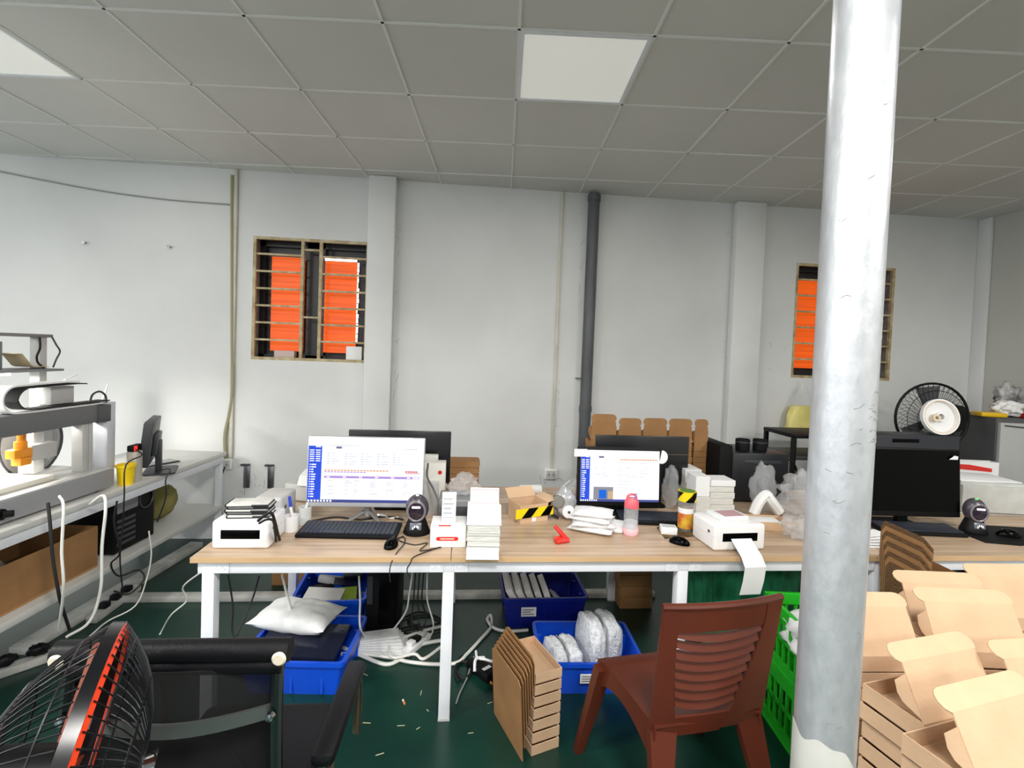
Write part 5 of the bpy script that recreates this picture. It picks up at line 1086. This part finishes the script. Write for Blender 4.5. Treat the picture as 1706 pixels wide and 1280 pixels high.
for k in range(3): B().box((-.07 + .05 * k, -.02, .0352), (-.03 + .05 * k, .02, .06), .006).obj('plug', [white_pl, black, lightgrey][k], t)
p = F(803, 1122); t = thing('power_adapter', 'black power adapter brick tied with white cable near the table leg', 'adapter', p, R(-52)); B().box((-.085, -.04, 0), (.085, .04, .05), .010).obj('brick', black, t); B().box((.03, -.03, .0502), (.05, .02, .0508)).obj('mark', lightgrey, t, smooth=0)
B().tube(smoothpath([(-.09, .03, .06), (-.04, .0, .062), (0, .02, .064), (.01, .06, .04), (-.03, .10, .012)]), .007).obj('tie', white_pl, t); B().tube(smoothpath([(-.02, .03, .06), (-.03, -.02, .066), (.0, -.05, .03)]), .008).obj('tie', white_pl, t)
cable('black cord coiled beside the adapter brick', [fl(780, 1090), fl(765, 1098), fl(760, 1118), fl(772, 1130), fl(784, 1122), fl(780, 1105), fl(766, 1104), fl(758, 1120), fl(764, 1136)], .007, kc)
cable('grey cord from the adapter toward the front', [fl(790, 1094, .055), fl(785, 1108, .02), fl(778, 1130), fl(766, 1155), fl(760, 1172)], .004, gc)
# floor litter
rr = random.Random(12)
for px, py, l in ((598, 1130, 'cigarette butt lying by the rear chair armrest'), (673, 1172, 'cigarette butt on the open floor left of the table leg'), (818, 1139, 'orange-tipped butt beside the adapter brick')):
    q = F(px, py); t = thing('cigarette_butt', l, 'litter', q, rr.uniform(0, 3)); B().cyl((-.012, 0, .005), (.006, 0, .005), .005, seg=8).obj('filter', mat('tan_filter', (206, 140, 80), .8), t); B().cyl((.006, 0, .005), (.016, 0, .005), .0048, seg=8).obj('paper', paper, t)
for k in range(34):
    px, py = rr.uniform(600, 960), rr.uniform(1060, 1260)
    if 715 < px < 775 or (835 < px < 945 and py > 1100) or (890 < px < 1060 and py < 1165): continue
    q = F(px, py); l = rr.uniform(.012, .035); b = B(); b.box((-l / 2, -.0018, .0004), (l / 2, .0018, .0018)); tag(b.obj('paper_scrap', mat('scrap_paper', (176, 176, 140), .8), loc=q, rz=rr.uniform(0, 3.1), smooth=0), 'tiny pale scrap on the green floor', 'litter', 'scraps on the floor')
# nested mailers standing on the floor
p = F(886, 1268); base = thing('nested_mailers', 'stack of nested cardboard mailers standing on the floor', 'boxes', p, R(14))
# the floor mailers: trays stacked, lids raised at the left, each box its own object
C.objects.unlink(base); bpy.data.objects.remove(base)
prot = None; k_ = 7
for k in range(k_):
    lab = 'cardboard mailer %s in the floor stack left of the brown chair' % ['lowest', 'second lowest', 'third from below', 'in the middle', 'third from the top', 'second highest', 'topmost'][k]
    t = thing('mailer_box', lab, 'box', p + Vector((.003 * k, .02 + .012 * k, .001 + .042 * k)), R(20), 'mailers stacked on the floor')
    b = B(); th = .004; w_, d_, h = .13, .26, .040
    b.box((0, 0, 0), (w_, d_, th)); b.box((0, 0, th), (w_, th, h)); b.box((0, d_ - th, th), (w_, d_, h)); b.box((w_ - th, th, th), (w_, d_ - th, h)); b.box((0, th, th), (th, d_ - th, h)); b.obj('tray', card, t, smooth=0)
    L = .33 - .035 * k
    l = B(); l.prism([(0, 0), (d_ + .03, 0), (d_ + .03, L - .02), (d_ + .0, L), (0.02, L), (0, L - .02)], 0, .004, TR(-.004 - .006 * (k_ - k), -.01, 0.0) @ RZ(90) @ RX(90 - 4) ); l.obj('lid', card_dk, t, smooth=0)
# ================================================================ GREEN CRATES
def crate(label, c, rz, w_, d_, h, m=green_pl):
    t = thing('plastic_crate', label, 'crate', c, R(rz))
    B().box((-w_ / 2, -d_ / 2, .0), (w_ / 2, d_ / 2, .012)).obj('floor_panel', m, t, smooth=0)
    def wall(L, M, nm):
        b = B(); b.box((-L / 2, -.006, .012), (L / 2, .006, .05)); b.box((-L / 2, -.009, h - .055), (L / 2, .009, h), .003)
        n = int(L / .045)
        for i in range(n + 1):
            x = -L / 2 + .008 + (L - .016) * i / n; b.box((x - .007, -.005, .05), (x + .007, .005, h - .055))
        for z in (.5,): b.box((-L / 2, -.005, h * z - .008), (L / 2, .005, h * z + .008))
        bmesh.ops.transform(b.bm, matrix=M, verts=b.bm.verts[:]); b.obj(nm, m, t, smooth=0)
    wall(w_, TR(0, -d_ / 2 + .01, 0), 'side_wall'); wall(w_, TR(0, d_ / 2 - .01, 0), 'side_wall'); wall(d_ - .04, TR(-w_ / 2 + .01, 0, 0) @ RZ(90), 'end_wall'); wall(d_ - .04, TR(w_ / 2 - .01, 0, 0) @ RZ(90), 'end_wall')
    return t
cx, cy = Zp(1290, 1040, .56).x, 0
g0 = Zp(1262, 985, .57)
gc_ = Vector((g0.x + .25, g0.y - .24, 0))
crate('lower bright green plastic crate behind the brown chair', gc_, -6, .48, .44, .285); crate('upper bright green plastic crate behind the brown chair', gc_ + Vector((0, 0, .2855)), -6, .48, .44, .285)
tag(B().blob((0, 0, .1), (.20, .15, .11), 71, .3, 3, 2.2, floor=0).obj('foam_wrap', foam, loc=gc_ + Vector((-.06, -.02, .40))), 'white foam wrap filling the green crate', 'foam')
# big pleated green sack behind the crates, under the table
sk = Zp(1262, 985, .45) + Vector((.0, .33, 0))
t = thing('green_sack', 'dark green pleated plastic sack under the table behind the crates', 'sack', (sk.x + .12, sk.y, 0))
def sackf(u, v):
    a = 2 * math.pi * u; rr_ = 1 + .05 * math.sin(a * 26) * (.3 + v); z = .02 + .60 * v
    return Vector((.34 * math.cos(a) * rr_ * (.9 + .1 * v), .17 * math.sin(a) * rr_ * (.9 + .1 * v), z + (.03 * math.sin(3 * a) if v > .9 else 0)))
b = B(); b.grid(sackf, 156, 10); b.solid(.002); b.obj('sack', green_dk, t)
tag(B().blob((0, 0, .06), (.07, .05, .07), 73, .15, 3, 2).obj('white_lump', mat('pale_bag', (190, 196, 192), .3), loc=Vector((sk.x - .06, sk.y - .02, .50))), 'pale plastic bag showing at the mouth of the green sack', 'bag')
# ================================================================ BROWN PLASTIC CHAIR
brown = mat('brown_chair_plastic', (88, 37, 22), .36, var=.08, vscale=3)
bl = Zp(1103, 1012, .86); br = Zp(1300, 994, .86); mid = (bl + br) / 2
ang = math.degrees(math.atan2(br.y - bl.y, br.x - bl.x))
t = thing('plastic_chair', 'reddish brown plastic chair with slatted back', 'chair', (mid.x, mid.y, 0), R(ang))
W = (br - bl).length; hw = W / 2
# local: back top at y=0, faces +y; seat in front
zs = .44
def backy(z, x): return (.86 - z) * .14 + .022 * (1 - (x / hw) ** 2) * -1 * (0.6 + .4 * (z - zs) / .42)
def backpt(u, z): 
    x = -hw * u * (1 - .10 * (.86 - z) / .42); return Vector((x, backy(z, x) + .0, z))
def bpanel(x0f, x1f, z0, z1, th=.008, nx=10, nz=6, name='panel', lift=0):
    b = B()
    def fn(u, v):
        z = z0 + (z1 - z0) * v
        xa = x0f(z) if callable(x0f) else x0f; xb = x1f(z) if callable(x1f) else x1f
        x = xa + (xb - xa) * u; return Vector((x, backy(z, x) + lift, z))
    b.grid(fn, nx, nz); b.solid(th); return b.obj(name, brown, t, smooth=50)
wid = lambda z: hw * (1 - .03 * (.86 - z) / .42)
inn = lambda z: hw * (.70 - .42 * max(0, (.80 - z) / .36) ** 1.4)
innL = lambda z: hw * (.74 - .16 * max(0, (.80 - z) / .36) ** 2)
bpanel(lambda z: -wid(z), lambda z: -innL(z), zs - .04, .86, .012, 4, 14, 'back_side', 0)
bpanel(lambda z: inn(z), lambda z: wid(z), zs - .04, .86, .012, 6, 14, 'back_side', 0)
bpanel(lambda z: -innL(z), lambda z: inn(z), .775, .86, .010, 12, 4, 'top_panel')
bpanel(lambda z: -innL(z), lambda z: inn(z), zs - .05, zs + .02, .010, 12, 4, 'lower_panel')
for k in range(8):
    z0 = .745 - .036 * k; b = B()
    def fn(u, v, z0=z0):
        x = -innL(z0) + (inn(z0) + innL(z0)) * u; z = z0 + .024 * v - .022 * (1 - (2 * u - 1) ** 2) + .012
        return Vector((x, backy(z, x) - .012 + .014 * v, z))
    b.grid(fn, 14, 3); b.solid(.006); b.obj('slat', brown, t, smooth=50)
b = B(); b.tube([(x * hw, backy(.86, x * hw) - .004, .862) for x in (-1, -.75, -.5, -.25, 0, .25, .5, .75, 1)], .012, 8); b.obj('top_rim', brown, t)
yb = backy(zs, 0) + .04; yb_e = backy(zs, hw)
b = B()
def seatf(u, v):
    x = (u - .5) * 2 * (hw * .92 + .03 * v); y = yb_e - .02 + v * .40; return Vector((x, y, zs - .02 * math.sin(math.pi * u) * math.sin(math.pi * min(1, v * 1.05)) - .02 * max(0, v - .85) / .15 + .0))
b.grid(seatf, 14, 14); b.solid(.010); b.obj('seat', brown, t, smooth=50)
b = B()
for s in (-1, 1): 
    b.grid(lambda u, v, s=s: Vector((s * (hw * .92 + .03 * u) + s * .006 * v, yb_e - .02 + u * .40, zs - .008 - .022 * max(0, u - .85) / .15 - (.05 + .07 * (2 * u - 1) ** 2) * v)), 14, 3)
b.grid(lambda u, v: Vector(((u - .5) * 2 * (hw * .92 + .03), yb_e + .38 + .008 * v, zs - .026 - (.03 + .07 * (2 * u - 1) ** 4) * v)), 14, 3); b.solid(.007); b.obj('seat_skirt', brown, t, smooth=50)
for sx, sy in ((-1, 1), (1, 1), (-1, 0), (1, 0)):
    x = sx * hw * .95; 
    if sy: a0, a1 = Vector((sx * (hw * .92 + .02), yb_e + .345, zs - .034)), Vector((sx * (hw + .06), yb_e + .43, 0))
    else: a0, a1 = Vector((sx * (hw * .965 - .05), backy(zs - .03, hw * .8) + .006, zs - .02)), Vector((sx * (hw + .0), yb_e - .12, 0))
    b = B(); n = 8; rings = []
    for i in range(n + 1):
        f = i / n; c = a0.lerp(a1, f); wdt = (.060 if sy else .10) * (1 - f) + .034 * f; dp = (.05 if sy else .03) * (1 - f) + .03 * f
        rings.append([b.bm.verts.new(c + Vector((ux * wdt * .5, uy * dp * .5, 0))) for ux, uy in ((-1, -1), (0, -1.1), (1, -1), (1, 1), (-1, 1))])
    for A, Bq in zip(rings, rings[1:]):
        for i in range(5): b.bm.faces.new((A[i], A[(i + 1) % 5], Bq[(i + 1) % 5], Bq[i]))
    b.bm.faces.new(rings[0][::-1]); b.bm.faces.new(rings[-1]); b.obj('leg', brown, t, smooth=40)
# ================================================================ BLACK OFFICE CHAIR
A0 = Dp(95, 1086, 1.02); A1 = Dp(487, 1084, 1.06); mid = (A0 + A1) / 2; ang = math.atan2(A1.y - A0.y, A1.x - A0.x)
zt = (A0.z + A1.z) / 2
t = thing('office_chair', 'black mesh office chair with chrome frame at the lower left', 'chair', (mid.x, mid.y, 0), ang)
hw = (Vector((A1.x, A1.y)) - Vector((A0.x, A0.y))).length / 2; leath = mat('black_leatherette', (9, 10, 14), .45, bump=.1, bscale=150, spec=.25)
B().cyl((-hw, 0, zt), (hw - .004, 0, zt), .024, seg=20).obj('top_roll', leath, t)
B().cyl((-hw * .9, .0, zt - .03), (hw * .92, 0, zt - .03), .020, seg=16).obj('top_roll', leath, t)
cream = mat('cream_cap', (214, 206, 186), .4)
for s in (-1, 1): B().lathe([(0, 0), (.013, 0), (.015, .005), (.011, .009), (0, .009)], seg=24, M=TR(s * (hw - .018), -.022, zt - .004) @ RX(90)).obj('cap_button', cream, t)
dark_chrome = mat('dark_chrome', (96, 104, 104), .2, 1.0)
for s in (-1, 1):
    x = s * (hw - .03); B().tube(smoothpath([(x, 0, zt - .02), (x + s * .004, -.012, zt - .15), (x + s * .012, -.02, zt - .30), (x + s * .012, .03, zt - .45), (x, .12, .46), (x, .30, .43)]), .013, 10).obj('back_rail', dark_chrome, t)
b = B(); zc = zt - .125
b.grid(lambda u, v: Vector(((u - .5) * 2 * (hw - .03), -.012 - .04 * math.sin(math.pi * u), zc + .03 * (v - .5) - .012 * math.sin(math.pi * u))), 16, 2); b.solid(.006); b.obj('cross_band', mat('satin_chrome', (150, 150, 150), .3, .9), t)
for s in (-1, 1): B().lathe([(0, 0), (.011, 0), (.008, .008), (0, .01)], seg=14, M=TR(s * (hw - .032), -.028, zc) @ RX(90)).obj('bolt', chrome, t)
mesh_m = filmmat('black_mesh_fabric', (6, 6, 7), .22, .9)
b = B(); b.grid(lambda u, v: Vector(((u - .5) * 2 * (hw - .035), .004 - .03 * math.sin(math.pi * u) + .02 * v, zt - .03 - .50 * v)), 14, 12); b.solid(.003); b.obj('back_mesh', mesh_m, t)
b = B(); b.grid(lambda u, v: Vector(((u - .5) * 2 * (hw - .04), .02 - .025 * math.sin(math.pi * u) + .02 * v, zt - .16 - .36 * v)), 14, 10); b.solid(.012); b.obj('back_cushion', mat('black_mesh_cushion', (7, 8, 9), .85, spec=.15), t)
B().box((-hw + .03, .08, .42), (hw - .03, .55, .49), .03).obj('seat', leath, t)
for s in (-1, 1):
    x = s * (hw + .05)
    B().tube(smoothpath([(x, .05, .44), (x + s * .01, .04, .58), (x + s * .01, .08, .64), (x, .20, .675), (x, .40, .67), (x, .45, .58), (x, .44, .46)]), .012, 10).obj('arm_tube', mat('bronze_tube', (120, 108, 92), .3, .9), t)
    B().box((x - .028, .06, .67), (x + .028, .42, .705), .014).obj('arm_pad', leath, t)
    B().box((x - .02, .02, .50), (x + .02, .06, .58), .006).obj('arm_joint', black, t); B().box((min(x, s * (hw - .03)), .03, .44), (max(x, s * (hw - .03)), .07, .46), .004).obj('arm_bracket', chrome, t)
B().cyl((0, .3, .10), (0, .3, .43), .03, seg=16).obj('gas_lift', black, t)
for k in range(5):
    a = R(72 * k + 20); e = Vector((.30 * math.cos(a), .3 + .30 * math.sin(a), .07)); B().tube([(0, .3, .11), e], [.03, .018], 8).obj('base_arm', chrome, t); B().cyl(e + Vector((-.02, 0, -.045)), e + Vector((.02, 0, -.045)), .025, seg=14).obj('caster', rubber, t)
# ================================================================ FRONT FAN
fc = Dp(116, 1298, .80); t = thing('stand_fan', 'black stand fan with orange rim in the lower left foreground', 'fan', (fc.x, fc.y, 0), 0)
_r = ray(142, 1262).normalized(); _b = Dp(205, 1045, .8) - Dp(128, 1280, .8); ax = _r.cross(_b).normalized(); ax = (ax - _r * .06).normalized(); Rf = .225; Q = TR(0, 0, fc.z) @ ax.to_track_quat('Z', 'Y').to_matrix().to_4x4()
def cp(r, a, h): return Q @ Vector((r * math.cos(a), r * math.sin(a), h))
N_ = 72
def dome(h, s): return h * (1 - s ** 2.6)
for nm, h in (('front_cage', .085), ('rear_cage', -.115)):
    b = B()
    for k in range(N_):
        a = 2 * math.pi * k / N_; b.tube([cp(Rf * s, a, dome(h, s) + (.012 if h > 0 else -.012)) for s in (.2, .4, .6, .75, .88, .96, 1)], .0013, 4, cap=False)
    for s in (.2, .62, .9): b.tube([cp(Rf * s, R(a), dome(h, s) + (.012 if h > 0 else -.012)) for a in range(0, 360, 8)], .0018, 4, closed=True)
    stuff(b.obj(nm, mat('dark_wire', (34, 35, 38), .3, .6), t))
b = B()
for k in range(60):
    a0, a1 = R(6 * k), R(6 * k + 6)
    q = [b.bm.verts.new(cp(r, a, h)) for r, a, h in ((Rf + .004, a0, -.010), (Rf + .004, a1, -.010), (Rf + .004, a1, .009), (Rf + .004, a0, .009))]; b.bm.faces.new(q)
bmesh.ops.remove_doubles(b.bm, verts=b.bm.verts[:], dist=1e-5); b.solid(.004); b.obj('rim_band', mat('rim_black', (10, 11, 15), .25, spec=.4), t)
b = B()
for k in range(60):
    a0, a1 = R(6 * k), R(6 * k + 6)
    q = [b.bm.verts.new(cp(r, a, h)) for r, a, h in ((Rf + .001, a0, .009), (Rf + .001, a1, .009), (Rf - .006, a1, .016), (Rf - .006, a0, .016))]; b.bm.faces.new(q)
bmesh.ops.remove_doubles(b.bm, verts=b.bm.verts[:], dist=1e-5); b.solid(.003); b.obj('orange_rim', mat('rim_orange', (190, 50, 14), .4), t)
for k in range(3):
    b = B(); a0 = R(120 * k + 70); b.grid(lambda u, v: cp(.03 + .165 * u, a0 + (v - .5) * (1.1 * (1 - .25 * u)), .03 * (v - .5) - .02), 8, 6); b.solid(.003); b.obj('blade', mat('smoke_orange_blade', (150, 60, 34), .3), t)
b = B(); b.cyl(cp(0, 0, -.02), cp(0, 0, -.10), .05, .055, seg=20); b.obj('hub', black, t); b = B(); b.cyl(cp(0, 0, -.13), cp(0, 0, -.23), .065, .05, seg=20); b.obj('motor', mat('motor_black', (28, 30, 36), .35), t)
b = B(); b.lathe([(0, 0), (.02, 0), (.03, .02), (0, .025)], seg=16, M=Q @ TR(0, 0, .095)); b.obj('badge', chrome, t)
mb = cp(0, 0, -.18); B().cyl((mb.x, mb.y, .03), (mb.x, mb.y, mb.z - .04), .016, seg=14).obj('pole', mattblk, t); B().lathe([(0, 0), (.2, 0), (.2, .015), (.05, .04), (0, .04)], seg=32, M=TR(mb.x, mb.y, 0)).obj('base', mattblk, t)
